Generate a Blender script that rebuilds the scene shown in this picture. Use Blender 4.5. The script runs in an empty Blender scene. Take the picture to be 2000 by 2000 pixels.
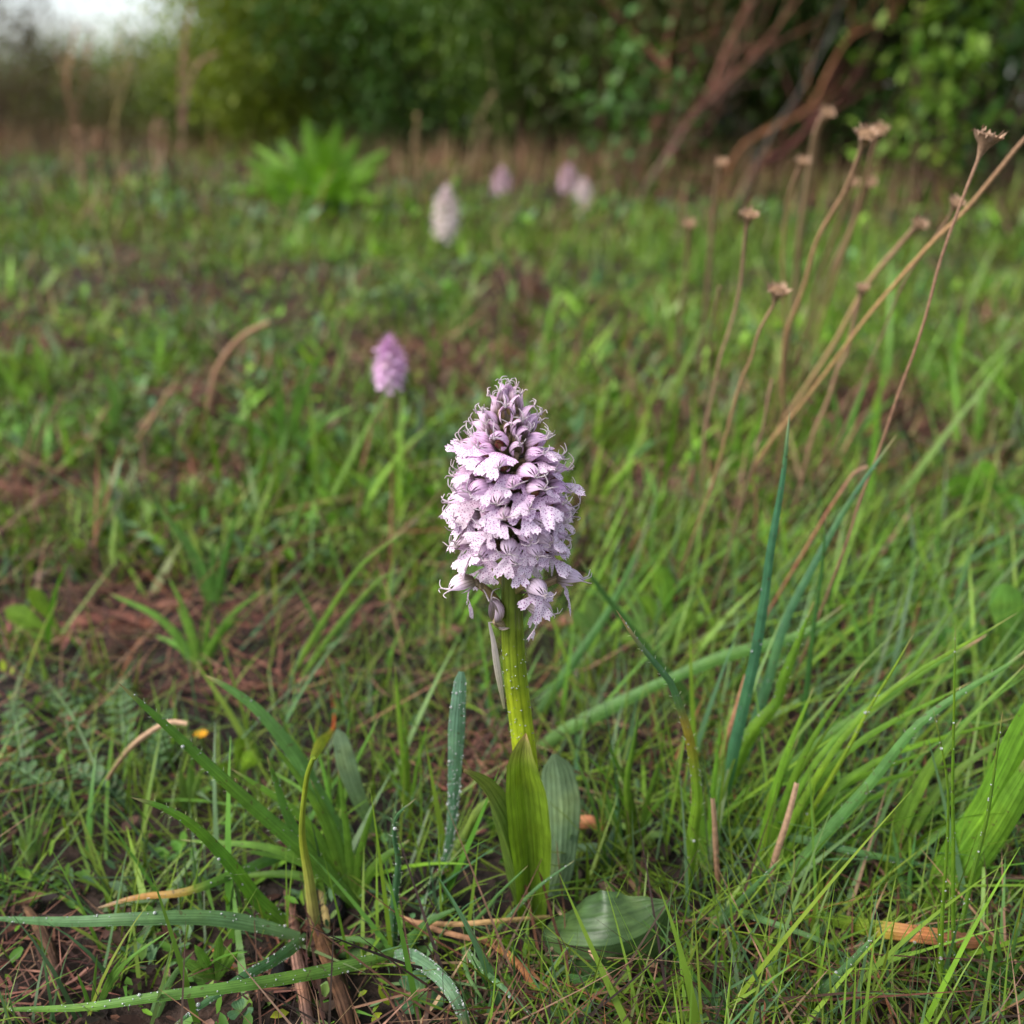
import bpy, math, random
import numpy as np
from mathutils import Vector

R = random.Random(7)
NR = np.random.default_rng(11)
S = bpy.context.scene
COL = S.collection

# ------------------------------------------------------------------ camera
FPX = 1920.0                      # focal length in pixels of the 2000 px photograph
PITCH = math.radians(22.6)        # looking down
CAMH = 0.204
D = 0.204                         # horizontal distance to the orchid
cam = bpy.data.cameras.new("camera")
cam.sensor_width = 36.0
cam.lens = FPX / 2000.0 * 36.0
cam.clip_start = 0.01
cam.clip_end = 2000.0
cam.dof.use_dof = True
cam.dof.focus_distance = 0.221
cam.dof.aperture_fstop = 10.5
cam.dof.aperture_blades = 0
camo = bpy.data.objects.new("camera", cam)
COL.objects.link(camo)
camo.location = (0, 0, CAMH)
camo.rotation_euler = (math.radians(90) - PITCH, 0, 0)
S.camera = camo

# ------------------------------------------------------------------ world and sun (overcast)
SUN_EL, SUN_AZ = math.radians(52), math.radians(-112)
w = bpy.data.worlds.new("World")
S.world = w
w.use_nodes = True
wn, wl = w.node_tree.nodes, w.node_tree.links
bg = wn["Background"]
sky = wn.new("ShaderNodeTexSky")
sky.sky_type = 'NISHITA'
sky.sun_disc = False
sky.sun_elevation = SUN_EL
sky.sun_rotation = SUN_AZ
sky.air_density = 1.0
sky.dust_density = 1.5
sky.ozone_density = 1.0
hs = wn.new("ShaderNodeHueSaturation")
hs.inputs["Saturation"].default_value = 0.5
wl.new(sky.outputs[0], hs.inputs["Color"])
wl.new(hs.outputs[0], bg.inputs["Color"])
bg.inputs["Strength"].default_value = 0.078
sun = bpy.data.lights.new("sun", 'SUN')
sun.energy = 1.5
sun.angle = math.radians(38)
sun.color = (1.0, 0.96, 0.90)
suno = bpy.data.objects.new("sun", sun)
COL.objects.link(suno)
suno.rotation_euler = (math.radians(90) - SUN_EL, 0, -SUN_AZ + math.radians(180))
suno.location = (0, 0, 20)
vs = S.view_settings
vs.view_transform = 'Standard'
vs.look = 'None'
vs.gamma = 1.0
vs.exposure = 1.80
vs.use_curve_mapping = False
S.render.engine = 'CYCLES'
S.cycles.use_denoising = True
S.cycles.max_bounces = 6
S.cycles.diffuse_bounces = 3
S.cycles.glossy_bounces = 3
S.cycles.transmission_bounces = 5
S.cycles.caustics_reflective = False
S.cycles.caustics_refractive = False

# ------------------------------------------------------------------ geometry of the view
CP, SP = math.cos(PITCH), math.sin(PITCH)
CAM = np.array([0, 0, CAMH])


def ray(px, py):
    u, v = (px - 1000) / FPX, (1000 - py) / FPX
    return np.array([u, CP + v * SP, -SP + v * CP])


def at(px, py, Y):                # the point of the pixel's ray at horizontal distance Y
    d = ray(px, py)
    return CAM + d * (Y / d[1])


def gz(x, y):                     # height of the ground
    x = np.asarray(x, float); y = np.asarray(y, float)
    s = np.clip((y - .4) / 2.5, 0, 1)
    return (.0022 * np.sin(31 * x + 1) * np.sin(27 * y + 2) + .0035 * np.sin(11 * x + 2) * np.sin(13 * y + .6)
            + s * (.018 * np.sin(3.1 * x + .5) * np.sin(2.3 * y + 1) + .02 * np.sin(1.1 * x + 2) * np.sin(.9 * y)))


def G(px, py, h=0.0):             # the ground point under a pixel
    d = ray(px, py)
    z = h
    for _ in range(4):
        t = (z - CAMH) / d[2]
        p = CAM + d * t
        z = float(gz(p[0], p[1])) + h
    return p


# ------------------------------------------------------------------ value noise for patches
_T = NR.random((64, 64))


def vnoise(x, y):
    x = np.asarray(x, float); y = np.asarray(y, float)
    xi, yi = np.floor(x).astype(int), np.floor(y).astype(int)
    fx, fy = x - xi, y - yi
    fx = fx * fx * (3 - 2 * fx); fy = fy * fy * (3 - 2 * fy)
    a = _T[xi % 64, yi % 64]; b = _T[(xi + 1) % 64, yi % 64]
    c = _T[xi % 64, (yi + 1) % 64]; d = _T[(xi + 1) % 64, (yi + 1) % 64]
    return (a * (1 - fx) + b * fx) * (1 - fy) + (c * (1 - fx) + d * fx) * fy


# ------------------------------------------------------------------ materials
def new_mat(name):
    m = bpy.data.materials.new(name)
    m.use_nodes = True
    nt = m.node_tree
    for n in list(nt.nodes):
        nt.nodes.remove(n)
    out = nt.nodes.new("ShaderNodeOutputMaterial")
    return m, nt, out


def N(nt, t, **kw):
    n = nt.nodes.new(t)
    for k, v in kw.items():
        if k.startswith("i_"):
            n.inputs[k[2:].replace("_", " ")].default_value = v
        else:
            setattr(n, k, v)
    return n


def mathn(nt, op, a, b=None, c=None):
    n = nt.nodes.new("ShaderNodeMath")
    n.operation = op
    for i, v in enumerate((a, b, c)):
        if v is None:
            continue
        if isinstance(v, (int, float)):
            n.inputs[i].default_value = v
        else:
            nt.links.new(v, n.inputs[i])
    return n.outputs[0]


def mixc(nt, fac, a, b, mode='MIX'):
    n = nt.nodes.new("ShaderNodeMix")
    n.data_type = 'RGBA'
    n.blend_type = mode
    for i, v in ((0, fac), (6, a), (7, b)):
        if isinstance(v, (int, float)):
            n.inputs[i].default_value = v
        elif isinstance(v, tuple):
            n.inputs[i].default_value = v
        else:
            nt.links.new(v, n.inputs[i])
    return n.outputs[2]


def leaf_like(name, rough=.48, spec=.25, transl=.27, veins=0, vk=.38, spots=True, nscale=260, namp=.5, bump=.25, tint=(1.15, 1.25, .55)):
    """surface coloured by the object's own colour attribute, with grain, parallel veins and light passing through"""
    m, nt, out = new_mat(name)
    L = nt.links
    col = N(nt, "ShaderNodeAttribute", attribute_name="Col")
    tc = N(nt, "ShaderNodeTexCoord")
    no = N(nt, "ShaderNodeTexNoise", i_Scale=nscale, i_Detail=4.0)
    L.new(tc.outputs["Object"], no.inputs["Vector"])
    f = mathn(nt, 'MULTIPLY_ADD', no.outputs[0], namp * 2, 1 - namp)
    base = mixc(nt, 1.0, col.outputs["Color"], f, 'MULTIPLY')
    height = no.outputs[0]
    if veins:
        uv = N(nt, "ShaderNodeUVMap", uv_map="UVMap")
        sp = N(nt, "ShaderNodeSeparateXYZ")
        L.new(uv.outputs[0], sp.inputs[0])
        s = mathn(nt, 'SINE', mathn(nt, 'MULTIPLY', sp.outputs[0], veins * 6.2832))
        v = mathn(nt, 'POWER', mathn(nt, 'MULTIPLY_ADD', s, .5, .5), 4.0)
        base = mixc(nt, mathn(nt, 'MULTIPLY', v, vk), base, mixc(nt, 1.0, base, (.45, .5, .5, 1), 'MULTIPLY'))
        mp = N(nt, "ShaderNodeMapping")
        mp.inputs["Scale"].default_value = (26, 5, 1)
        oi = N(nt, "ShaderNodeObjectInfo")
        cmb = N(nt, "ShaderNodeCombineXYZ")
        L.new(mathn(nt, 'MULTIPLY', oi.outputs["Random"], 50.0), cmb.inputs[1])
        L.new(cmb.outputs[0], mp.inputs["Location"])
        L.new(uv.outputs[0], mp.inputs["Vector"])
        st = N(nt, "ShaderNodeTexNoise", i_Scale=1.0, i_Detail=4.0)
        L.new(mp.outputs[0], st.inputs["Vector"])
        base = mixc(nt, 1.0, base, mathn(nt, 'MULTIPLY_ADD', st.outputs[0], 1.5, .3), 'MULTIPLY')
        lo = N(nt, "ShaderNodeTexNoise", i_Scale=70.0, i_Detail=3.0)
        L.new(tc.outputs["Object"], lo.inputs["Vector"])
        mr = N(nt, "ShaderNodeMapRange")
        L.new(lo.outputs[0], mr.inputs[0])
        mr.inputs[1].default_value = .5; mr.inputs[2].default_value = .8
        mr.inputs[3].default_value = 0.0; mr.inputs[4].default_value = .55
        base = mixc(nt, mr.outputs[0], base, mixc(nt, 1.0, base, (1.7, 1.35, .7, 1), 'MULTIPLY'))
        bl = N(nt, "ShaderNodeTexNoise", i_Scale=620.0, i_Detail=1.0)
        L.new(tc.outputs["Object"], bl.inputs["Vector"])
        base = mixc(nt, mathn(nt, 'MULTIPLY', mathn(nt, 'GREATER_THAN', bl.outputs[0], .70), .6 if spots else 0.0), base, (.07, .05, .02, 1))
        rib = mathn(nt, 'LESS_THAN', mathn(nt, 'ABSOLUTE', mathn(nt, 'SUBTRACT', sp.outputs[0], .5)), .035)
        base = mixc(nt, mathn(nt, 'MULTIPLY', rib, .4), base, mixc(nt, 1.0, base, (1.7, 1.6, 1.8, 1), 'MULTIPLY'))
        height = mathn(nt, 'ADD', mathn(nt, 'MULTIPLY', v, -.8), no.outputs[0])
    bp = N(nt, "ShaderNodeBump", i_Strength=bump, i_Distance=.0004)
    L.new(height, bp.inputs["Height"])
    p = N(nt, "ShaderNodeBsdfPrincipled")
    p.inputs["Roughness"].default_value = rough
    p.inputs["Specular IOR Level"].default_value = spec
    L.new(base, p.inputs["Base Color"])
    L.new(bp.outputs[0], p.inputs["Normal"])
    sh = p.outputs[0]
    if transl:
        t = N(nt, "ShaderNodeBsdfTranslucent")
        L.new(mixc(nt, 1.0, base, tint + (1,), 'MULTIPLY'), t.inputs["Color"])
        mx = N(nt, "ShaderNodeMixShader")
        mx.inputs[0].default_value = transl
        L.new(p.outputs[0], mx.inputs[1]); L.new(t.outputs[0], mx.inputs[2])
        sh = mx.outputs[0]
    L.new(sh, out.inputs[0])
    return m


M_LEAF = leaf_like("leaf", veins=5)
M_GRASS = leaf_like("grass", rough=.4, nscale=120, namp=.35, bump=.1)
M_ORCHLEAF = leaf_like("orchid_leaf", rough=.4, spec=.4, veins=7, vk=.28, spots=False, bump=.45, transl=.3)
M_STEM = leaf_like("green_stem", rough=.38, spec=.4, spots=False, veins=9, bump=.5, transl=.15)
M_DRY = leaf_like("dry_plant", rough=.75, spec=.25, transl=.12, nscale=700, namp=.6, bump=.5, tint=(1.1, .9, .7))
M_BARK = leaf_like("bark", rough=.85, spec=.2, transl=0, veins=6, nscale=400, namp=.8, bump=1.2)
M_FOL = leaf_like("foliage", rough=.55, spec=.3, nscale=30, namp=.3, bump=0.0)
M_OVARY = leaf_like("ovary", rough=.45, spec=.4, veins=4, bump=.5, transl=.12)


def petal_mat(name, spots, veins):
    m, nt, out = new_mat(name)
    L = nt.links
    col = N(nt, "ShaderNodeAttribute", attribute_name="Col")
    uv = N(nt, "ShaderNodeUVMap", uv_map="UVMap")
    base = col.outputs["Color"]
    tc = N(nt, "ShaderNodeTexCoord")
    no = N(nt, "ShaderNodeTexNoise", i_Scale=900.0, i_Detail=3.0)
    L.new(tc.outputs["Object"], no.inputs["Vector"])
    oi = N(nt, "ShaderNodeObjectInfo")
    if spots:
        off = N(nt, "ShaderNodeVectorMath", operation='ADD')
        L.new(uv.outputs[0], off.inputs[0])
        cmb = N(nt, "ShaderNodeCombineXYZ")
        L.new(mathn(nt, 'MULTIPLY', oi.outputs["Random"], 37.0), cmb.inputs[0])
        L.new(cmb.outputs[0], off.inputs[1])
        vo = N(nt, "ShaderNodeTexVoronoi", i_Scale=12.5, i_Randomness=.85)
        vo.voronoi_dimensions = '2D'
        L.new(off.outputs[0], vo.inputs["Vector"])
        sepc = N(nt, "ShaderNodeSeparateColor")
        L.new(vo.outputs["Color"], sepc.inputs[0])
        thr = mathn(nt, 'MULTIPLY_ADD', sepc.outputs[0], .16, .125)
        mr = N(nt, "ShaderNodeMapRange", interpolation_type='SMOOTHSTEP')
        L.new(vo.outputs["Distance"], mr.inputs[0])
        L.new(mathn(nt, 'SUBTRACT', thr, .05), mr.inputs[1]); L.new(mathn(nt, 'ADD', thr, .05), mr.inputs[2])
        mr.inputs[3].default_value = .9; mr.inputs[4].default_value = 0.0
        base = mixc(nt, mr.outputs[0], base, (.30, .07, .27, 1))
    if veins:
        sp = N(nt, "ShaderNodeSeparateXYZ")
        L.new(uv.outputs[0], sp.inputs[0])
        s = mathn(nt, 'SINE', mathn(nt, 'MULTIPLY', sp.outputs[0], 3 * 6.2832))
        v = mathn(nt, 'POWER', mathn(nt, 'MULTIPLY_ADD', s, .5, .5), 5.0)
        fade = N(nt, "ShaderNodeMapRange")
        L.new(sp.outputs[1], fade.inputs[0])
        fade.inputs[1].default_value = .1; fade.inputs[2].default_value = .75
        fade.inputs[3].default_value = .85; fade.inputs[4].default_value = .1
        base = mixc(nt, mathn(nt, 'MULTIPLY', v, fade.outputs[0]), base, (.15, .10, .07, 1))
    # florets differ in age: some paler, a few browned
    base = mixc(nt, mathn(nt, 'MULTIPLY', mathn(nt, 'POWER', oi.outputs["Random"], 5.0), .4), base, (.50, .36, .30, 1))
    rnd = mathn(nt, 'FRACT', mathn(nt, 'MULTIPLY', oi.outputs["Random"], 17.0))
    base = mixc(nt, 1.0, base, mathn(nt, 'MULTIPLY_ADD', rnd, .22, .84), 'MULTIPLY')
    base = mixc(nt, 1.0, base, mathn(nt, 'MULTIPLY_ADD', no.outputs[0], .4, .82), 'MULTIPLY')
    bp = N(nt, "ShaderNodeBump", i_Strength=.3, i_Distance=.0003)
    L.new(no.outputs[0], bp.inputs["Height"])
    p = N(nt, "ShaderNodeBsdfPrincipled")
    p.inputs["Roughness"].default_value = .55
    p.inputs["Specular IOR Level"].default_value = .3
    L.new(base, p.inputs["Base Color"]); L.new(bp.outputs[0], p.inputs["Normal"])
    t = N(nt, "ShaderNodeBsdfTranslucent")
    L.new(base, t.inputs["Color"])
    mx = N(nt, "ShaderNodeMixShader")
    mx.inputs[0].default_value = .3
    L.new(p.outputs[0], mx.inputs[1]); L.new(t.outputs[0], mx.inputs[2])
    L.new(mx.outputs[0], out.inputs[0])
    return m


M_LIP = petal_mat("spotted_lip", True, False)
M_HOOD = petal_mat("veined_hood", False, True)

m, nt, out = new_mat("dew")
p = N(nt, "ShaderNodeBsdfPrincipled")
p.inputs["Base Color"].default_value = (1, 1, 1, 1)
p.inputs["Roughness"].default_value = 0.02
p.inputs["IOR"].default_value = 1.33
p.inputs["Transmission Weight"].default_value = .75
nt.links.new(p.outputs[0], out.inputs[0])
M_DEW = m

m, nt, out = new_mat("soil")
tc = N(nt, "ShaderNodeTexCoord")
n1 = N(nt, "ShaderNodeTexNoise", i_Scale=14.0, i_Detail=8.0)
n2 = N(nt, "ShaderNodeTexNoise", i_Scale=320.0, i_Detail=6.0)
n3 = N(nt, "ShaderNodeTexVoronoi", i_Scale=190.0)
for n in (n1, n2, n3):
    nt.links.new(tc.outputs["Object"], n.inputs["Vector"])
cr = N(nt, "ShaderNodeValToRGB")
e = cr.color_ramp.elements
e[0].position = .35; e[0].color = (.010, .007, .005, 1)
e[1].position = .7; e[1].color = (.036, .018, .011, 1)
nt.links.new(n1.outputs[0], cr.inputs[0])
c2 = mixc(nt, 1.0, cr.outputs[0], mathn(nt, 'MULTIPLY_ADD', n2.outputs[0], 2.2, -.1), 'MULTIPLY')
hh = mathn(nt, 'ADD', n2.outputs[0], n3.outputs["Distance"])
bp = N(nt, "ShaderNodeBump", i_Strength=1.0, i_Distance=.003)
nt.links.new(hh, bp.inputs["Height"])
p = N(nt, "ShaderNodeBsdfPrincipled")
p.inputs["Roughness"].default_value = .8
p.inputs["Specular IOR Level"].default_value = .3
nt.links.new(c2, p.inputs["Base Color"]); nt.links.new(bp.outputs[0], p.inputs["Normal"])
nt.links.new(p.outputs[0], out.inputs[0])
M_SOIL = m


# ------------------------------------------------------------------ mesh building
class MB:
    """collects vertices, faces, colours and uvs and links them as one mesh object"""

    def __init__(s):
        s.v, s.f, s.c, s.u, s.n = [], [], [], [], 0

    def add(s, v, f, c, u=None):
        v = np.asarray(v, float).reshape(-1, 3)
        c = np.asarray(c, float)
        if c.ndim == 1:
            c = np.tile(c, (len(v), 1))
        if u is None:
            u = np.zeros((len(v), 2))
        s.v.append(v); s.c.append(c); s.u.append(np.asarray(u, float))
        f = np.asarray(f, int)
        s.f.append(f + s.n)
        s.n += len(v)

    def mesh(s, name, mat, origin=(0, 0, 0), smooth=True):
        v = np.concatenate(s.v) - np.asarray(origin, float)
        c = np.concatenate(s.c); u = np.concatenate(s.u)
        me = bpy.data.meshes.new(name)
        tot = np.concatenate([np.full(len(f), f.shape[1]) for f in s.f])
        idx = np.concatenate([f.ravel() for f in s.f])
        me.vertices.add(len(v)); me.vertices.foreach_set("co", v.ravel())
        me.loops.add(len(idx)); me.loops.foreach_set("vertex_index", idx.astype(np.int32))
        me.polygons.add(len(tot))
        st = np.concatenate([[0], np.cumsum(tot)[:-1]])
        me.polygons.foreach_set("loop_start", st.astype(np.int32))
        me.update(calc_edges=True)
        me.validate()
        if smooth:
            me.polygons.foreach_set("use_smooth", np.ones(len(tot), bool))
        ca = me.color_attributes.new("Col", 'FLOAT_COLOR', 'POINT')
        ca.data.foreach_set("color", np.concatenate([c, np.ones((len(c), 1))], 1).ravel().astype(np.float32))
        uvl = me.uv_layers.new(name="UVMap")
        uvl.data.foreach_set("uv", u[idx].ravel().astype(np.float32))
        me.materials.append(mat)
        return me

    def build(s, name, mat, parent=None, origin=(0, 0, 0), smooth=True):
        me = s.mesh(name, mat, (0, 0, 0), smooth)
        o = bpy.data.objects.new(name, me)
        COL.objects.link(o)
        if parent is not None:
            o.parent = parent
        else:
            o.location = origin
        return o


def tag(o, label=None, cat=None, group=None, kind=None):
    if label: o["label"] = label
    if cat: o["category"] = cat
    if group: o["group"] = group
    if kind: o["kind"] = kind
    return o


def empty(name, loc, label, cat, group=None):
    o = bpy.data.objects.new(name, None)
    o.empty_display_size = .01
    o.location = loc
    COL.objects.link(o)
    return tag(o, label, cat, group)


def nrm(a):
    a = np.asarray(a, float)
    return a / (np.linalg.norm(a, axis=-1, keepdims=True) + 1e-12)


def spline(P, n):
    """Catmull-Rom through the control points"""
    P = np.asarray(P, float)
    if len(P) == 2:
        t = np.linspace(0, 1, n)[:, None]
        return P[0] * (1 - t) + P[1] * t
    Q = np.vstack([2 * P[0] - P[1], P, 2 * P[-1] - P[-2]])
    k = len(P) - 1
    d = np.concatenate([[0], np.cumsum(np.linalg.norm(np.diff(P, axis=0), axis=1))]); d /= d[-1]
    out = []
    for t in np.linspace(0, 1, n):
        i = min(int(np.searchsorted(d, t, side='right')) - 1, k - 1)
        f = (t - d[i]) / (d[i + 1] - d[i] + 1e-12)
        a, b, c, e = Q[i], Q[i + 1], Q[i + 2], Q[i + 3]
        out.append(.5 * (2 * b + (c - a) * f + (2 * a - 5 * b + 4 * c - e) * f * f + (3 * b - a - 3 * c + e) * f ** 3))
    return np.array(out)


def ramp(cols, n):
    """colours along a length: list of (position, colour)"""
    t = np.linspace(0, 1, n)
    ps = [c[0] for c in cols]
    a = np.array([c[1] for c in cols])
    return np.stack([np.interp(t, ps, a[:, i]) for i in range(3)], 1)


def ribbon(mb, pts, width, cols, side_ref, n=14, m=5, fold=.25, twist=0.0, prof=None, wave=0.0, seed=0, thick=0.0):
    """a leaf blade: m vertices across, n along; width = full width in metres; fold lifts its edges"""
    c = spline(pts, n)
    t = nrm(np.gradient(c, axis=0))
    side = nrm(np.cross(t, np.tile(np.asarray(side_ref, float), (n, 1)) if np.ndim(side_ref) == 1 else side_ref))
    nor = nrm(np.cross(side, t))
    s = np.linspace(0, 1, n)
    if twist:
        a = (twist * s)[:, None]
        side, nor = side * np.cos(a) + nor * np.sin(a), nor * np.cos(a) - side * np.sin(a)
    pf = prof(s) if prof else np.clip((1 - s), 0, 1) ** .55 * (.55 + .45 * np.clip(s * 6, 0, 1))
    q = np.linspace(-1, 1, m)
    rr = random.Random(seed)
    ph = rr.random() * 6
    V = np.zeros((n, m, 3)); U = np.zeros((n, m, 2)); Cc = np.zeros((n, m, 3))
    cc = ramp(cols, n) if isinstance(cols, list) else np.tile(np.asarray(cols, float), (n, 1))
    for j, qq in enumerate(q):
        lift = fold * abs(qq) ** 1.1 * width / 2 * pf
        wv = wave * width * np.sin(s * 17 + ph + qq * 2) * abs(qq)
        V[:, j] = c + side * (qq * width / 2 * pf)[:, None] + nor * (lift + wv)[:, None]
        U[:, j, 0] = (qq + 1) / 2; U[:, j, 1] = s
        Cc[:, j] = cc
    F = grid_faces(n, m)
    mb.add(V.reshape(-1, 3), F, Cc.reshape(-1, 3), U.reshape(-1, 2))
    return c, side, nor, pf


def grid_faces(n, m, wrap=False):
    F = []
    for i in range(n - 1):
        for j in range(m if wrap else m - 1):
            k = (j + 1) % m
            F.append((i * m + j, i * m + k, (i + 1) * m + k, (i + 1) * m + j))
    return np.array(F)


def tube(mb, pts, rad, cols, n=12, m=7, ridge=0.0, caps=True, rough=0.0, seed=0):
    c = spline(pts, n)
    t = nrm(np.gradient(c, axis=0))
    ref = np.array([.3, 1, .2]) if abs(t[0][1]) < .9 else np.array([1, .2, .1])
    a = nrm(np.cross(t, ref)); b = np.cross(t, a)
    r = np.interp(np.linspace(0, 1, n), np.linspace(0, 1, len(rad)), rad) if np.ndim(rad) else np.full(n, rad)
    cc = ramp(cols, n) if isinstance(cols, list) else np.tile(np.asarray(cols, float), (n, 1))
    rr = np.random.default_rng(seed)
    V = np.zeros((n, m, 3)); U = np.zeros((n, m, 2)); Cc = np.zeros((n, m, 3))
    for j in range(m):
        an = 2 * math.pi * j / m
        k = r * (1 + ridge * (1 if j % 2 else -1)) * (1 + rough * (rr.random(n) - .5))
        V[:, j] = c + a * (np.cos(an) * k)[:, None] + b * (np.sin(an) * k)[:, None]
        U[:, j, 0] = j / m; U[:, j, 1] = np.linspace(0, 1, n)
        Cc[:, j] = cc
    mb.add(V.reshape(-1, 3), grid_faces(n, m, True), Cc.reshape(-1, 3), U.reshape(-1, 2))
    if caps:
        for i in (0, n - 1):
            mb.add(np.vstack([V[i], c[i]]), np.array([(j, (j + 1) % m, m) for j in range(m)]), cc[i], np.tile(U[i, 0], (m + 1, 1)))
    return c


def drop(mb, p, r):
    """a bead of water"""
    V, F = [], []
    n, m = 5, 8
    for i in range(n):
        a = math.pi * i / (n - 1)
        for j in range(m):
            b = 2 * math.pi * j / m
            V.append(p + r * np.array([math.sin(a) * math.cos(b), math.sin(a) * math.sin(b), .85 * math.cos(a)]))
    mb.add(np.array(V), grid_faces(n, m, True), (1, 1, 1))


# ------------------------------------------------------------------ ground
xs = np.concatenate([-np.geomspace(400, 2.2, 26), np.linspace(-2, 2, 121), np.geomspace(2.2, 400, 26)])
ys = np.concatenate([-np.geomspace(300, .3, 14), np.linspace(-.2, 3.6, 131), np.geomspace(3.8, 800, 30)])
X, Y = np.meshgrid(xs, ys)
Z = gz(X, Y)
mb = MB()
mb.add(np.stack([X, Y, Z], -1).reshape(-1, 3), grid_faces(len(ys), len(xs)), (.05, .03, .02))
tag(mb.build("ground", M_SOIL), "dark brown soil strewn with litter under the grass", None, None, "structure")

# colours (albedo)
GRN = (.080, .180, .022)
BRI = (.145, .265, .022)
YEL = (.23, .29, .02)
TEAL = (.065, .155, .055)
GLA = (.13, .20, .085)
OLV = (.14, .155, .025)
TAN = (.36, .22, .12)
BRN = (.17, .085, .045)
RED = (.30, .085, .035)
ORA = (.42, .17, .055)
DKB = (.055, .03, .018)


def jit(c, a=.2):
    k = 1 + R.uniform(-a, a)
    return tuple(max(0, x * k * (1 + R.uniform(-a * .4, a * .4))) for x in c)


def jitn(c, n, a=.25):
    c = np.asarray(c, float)
    if c.ndim == 1:
        c = np.tile(c, (n, 1))
    return c * (1 + NR.uniform(-a, a, (n, 1))) * (1 + NR.uniform(-a * .45, a * .45, (n, 3)))


# ------------------------------------------------------------------ grass and litter that nobody could count
def blades(mb, x, y, z, h, wd, lean, az, bend, col, tipcol=None, segs=4):
    """many tapering blades at once: heights h, widths wd, lean from upright, azimuth az"""
    n = len(x)
    s = np.linspace(0, 1, segs + 1)
    dirx, diry = np.cos(az), np.sin(az)
    face = az + math.pi / 2 + NR.uniform(-.7, .7, n)
    sx, sy = np.cos(face), np.sin(face)
    V = np.zeros((n, segs + 1, 2, 3)); C = np.zeros((n, segs + 1, 2, 3))
    px = np.zeros(n); pz = np.zeros(n)
    ds = 1 / segs
    for i, t in enumerate(s):
        if i:
            ang = lean + bend * (t - ds / 2)
            px = px + np.sin(ang) * h * ds; pz = pz + np.cos(ang) * h * ds
        ww = wd * .5 * (1 - t ** 1.6) * (.7 + .3 * min(1, t * 5)) + wd * .03
        cx = x + dirx * px; cy = y + diry * px; cz = z + np.maximum(pz, .001 - .0 * pz)
        V[:, i, 0] = np.stack([cx - sx * ww, cy - sy * ww, cz], 1)
        V[:, i, 1] = np.stack([cx + sx * ww, cy + sy * ww, cz], 1)
        cc = col if tipcol is None else col * (1 - t) + tipcol * t
        C[:, i, 0] = cc; C[:, i, 1] = cc
    k = (segs + 1) * 2
    b = (np.arange(n) * k)[:, None]
    F = []
    for i in range(segs):
        F.append(np.hstack([b + 2 * i, b + 2 * i + 1, b + 2 * i + 3, b + 2 * i + 2]))
    mb.add(V.reshape(-1, 3), np.concatenate(F), C.reshape(-1, 3))


def scatter(n, y0, y1, power=1.0, marg=.12):
    """points over the wedge of ground in view and a step to each side"""
    u = NR.random(n)
    y = y0 * (y1 / y0) ** (u ** power)
    half = .58 * np.hypot(y, .2) * 1.25 + marg + .22 * np.clip(y - 1.2, 0, 5)
    x = NR.uniform(-1, 1, n) * half
    return x, y


def clump_tone(idx, nc, lo=.5, hi=1.6):       # plants differ in how dark a green they are
    return NR.uniform(lo, hi, nc)[idx][:, None]


def clumped(nc, per, y0, y1, spread):
    cx, cy = scatter(nc, y0, y1)
    k = NR.integers(max(1, per // 3), per * 2, nc)
    idx = np.repeat(np.arange(nc), k)
    sp = spread * (.5 + NR.random(nc))
    x = cx[idx] + NR.normal(0, 1, len(idx)) * sp[idx]
    y = cy[idx] + NR.normal(0, 1, len(idx)) * sp[idx]
    return x, np.maximum(y, .1), idx, nc


def green_mix(x, y):
    """colour of living grass by place: yellower and lusher to the right, olive and mixed to the left"""
    a = vnoise(x * 5 + 3, y * 5)[:, None]
    b = vnoise(x * 2.1 + 9, y * 1.7 + 4)[:, None]
    c = np.array(GRN) * (1 - a) + np.array(BRI) * a
    c = c * (1 - .6 * b) + np.array(OLV) * .6 * b
    return c


PATCH = []
for px_, py_, rx_, ry_ in ((150, 1225, 330, 62), (40, 985, 190, 55), (470, 1335, 210, 40), (890, 715, 140, 40), (70, 1890, 150, 90), (1270, 965, 110, 40), (930, 1500, 90, 70),
                           (380, 960, 110, 40), (60, 700, 100, 18), (360, 790, 90, 22), (640, 1230, 110, 40), (560, 1900, 90, 60), (1690, 790, 80, 26)):
    c_ = G(px_, py_); e_ = G(px_, py_ - ry_)
    PATCH.append((c_[0], c_[1], rx_ / FPX * np.linalg.norm(c_ - CAM), e_[1] - c_[1]))


def bare(x, y):                    # 1 on worn, litter-strewn spots of ground, 0 elsewhere
    b = np.zeros(len(x))
    for cx, cy, rx, ry in PATCH:
        d = np.hypot((x - cx) / rx, (y - cy) / ry) + .5 * (vnoise(x * 40, y * 40) - .5)
        b = np.maximum(b, np.clip((1.15 - d) / .3, 0, 1))
    return b


def living(x, y):                  # where green plants may stand
    return NR.random(len(x)) > .88 * bare(x, y)


mb = MB()
# near turf: fine wiry blades
x, y, idx, nc = clumped(1700, 9, .12, .55, .013)
keep = vnoise(x * 14 + 5, y * 14) + np.clip(x * 1.6, -.12, .35) > .34
keep &= living(x, y)
keep &= (np.hypot(x - .006, y - .197) > .012) & (np.hypot((x - .026) / .017, (y - .193) / .010) > 1)
x, y, idx = x[keep], y[keep], idx[keep]
n = len(x)
h = NR.uniform(.010, .036, n) * (1 + .3 * (x > .03))
cg = green_mix(x, y); gl = NR.random(n)[:, None] < .3
cg = np.where(gl, np.array((.07, .13, .05)), cg)
blades(mb, x, y, gz(x, y) - .001, h, NR.uniform(.0005, .0012, n), NR.uniform(.05, 1.25, n), NR.uniform(0, 6.28, n), NR.uniform(-.2, .9, n), jitn(cg, n))
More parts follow.
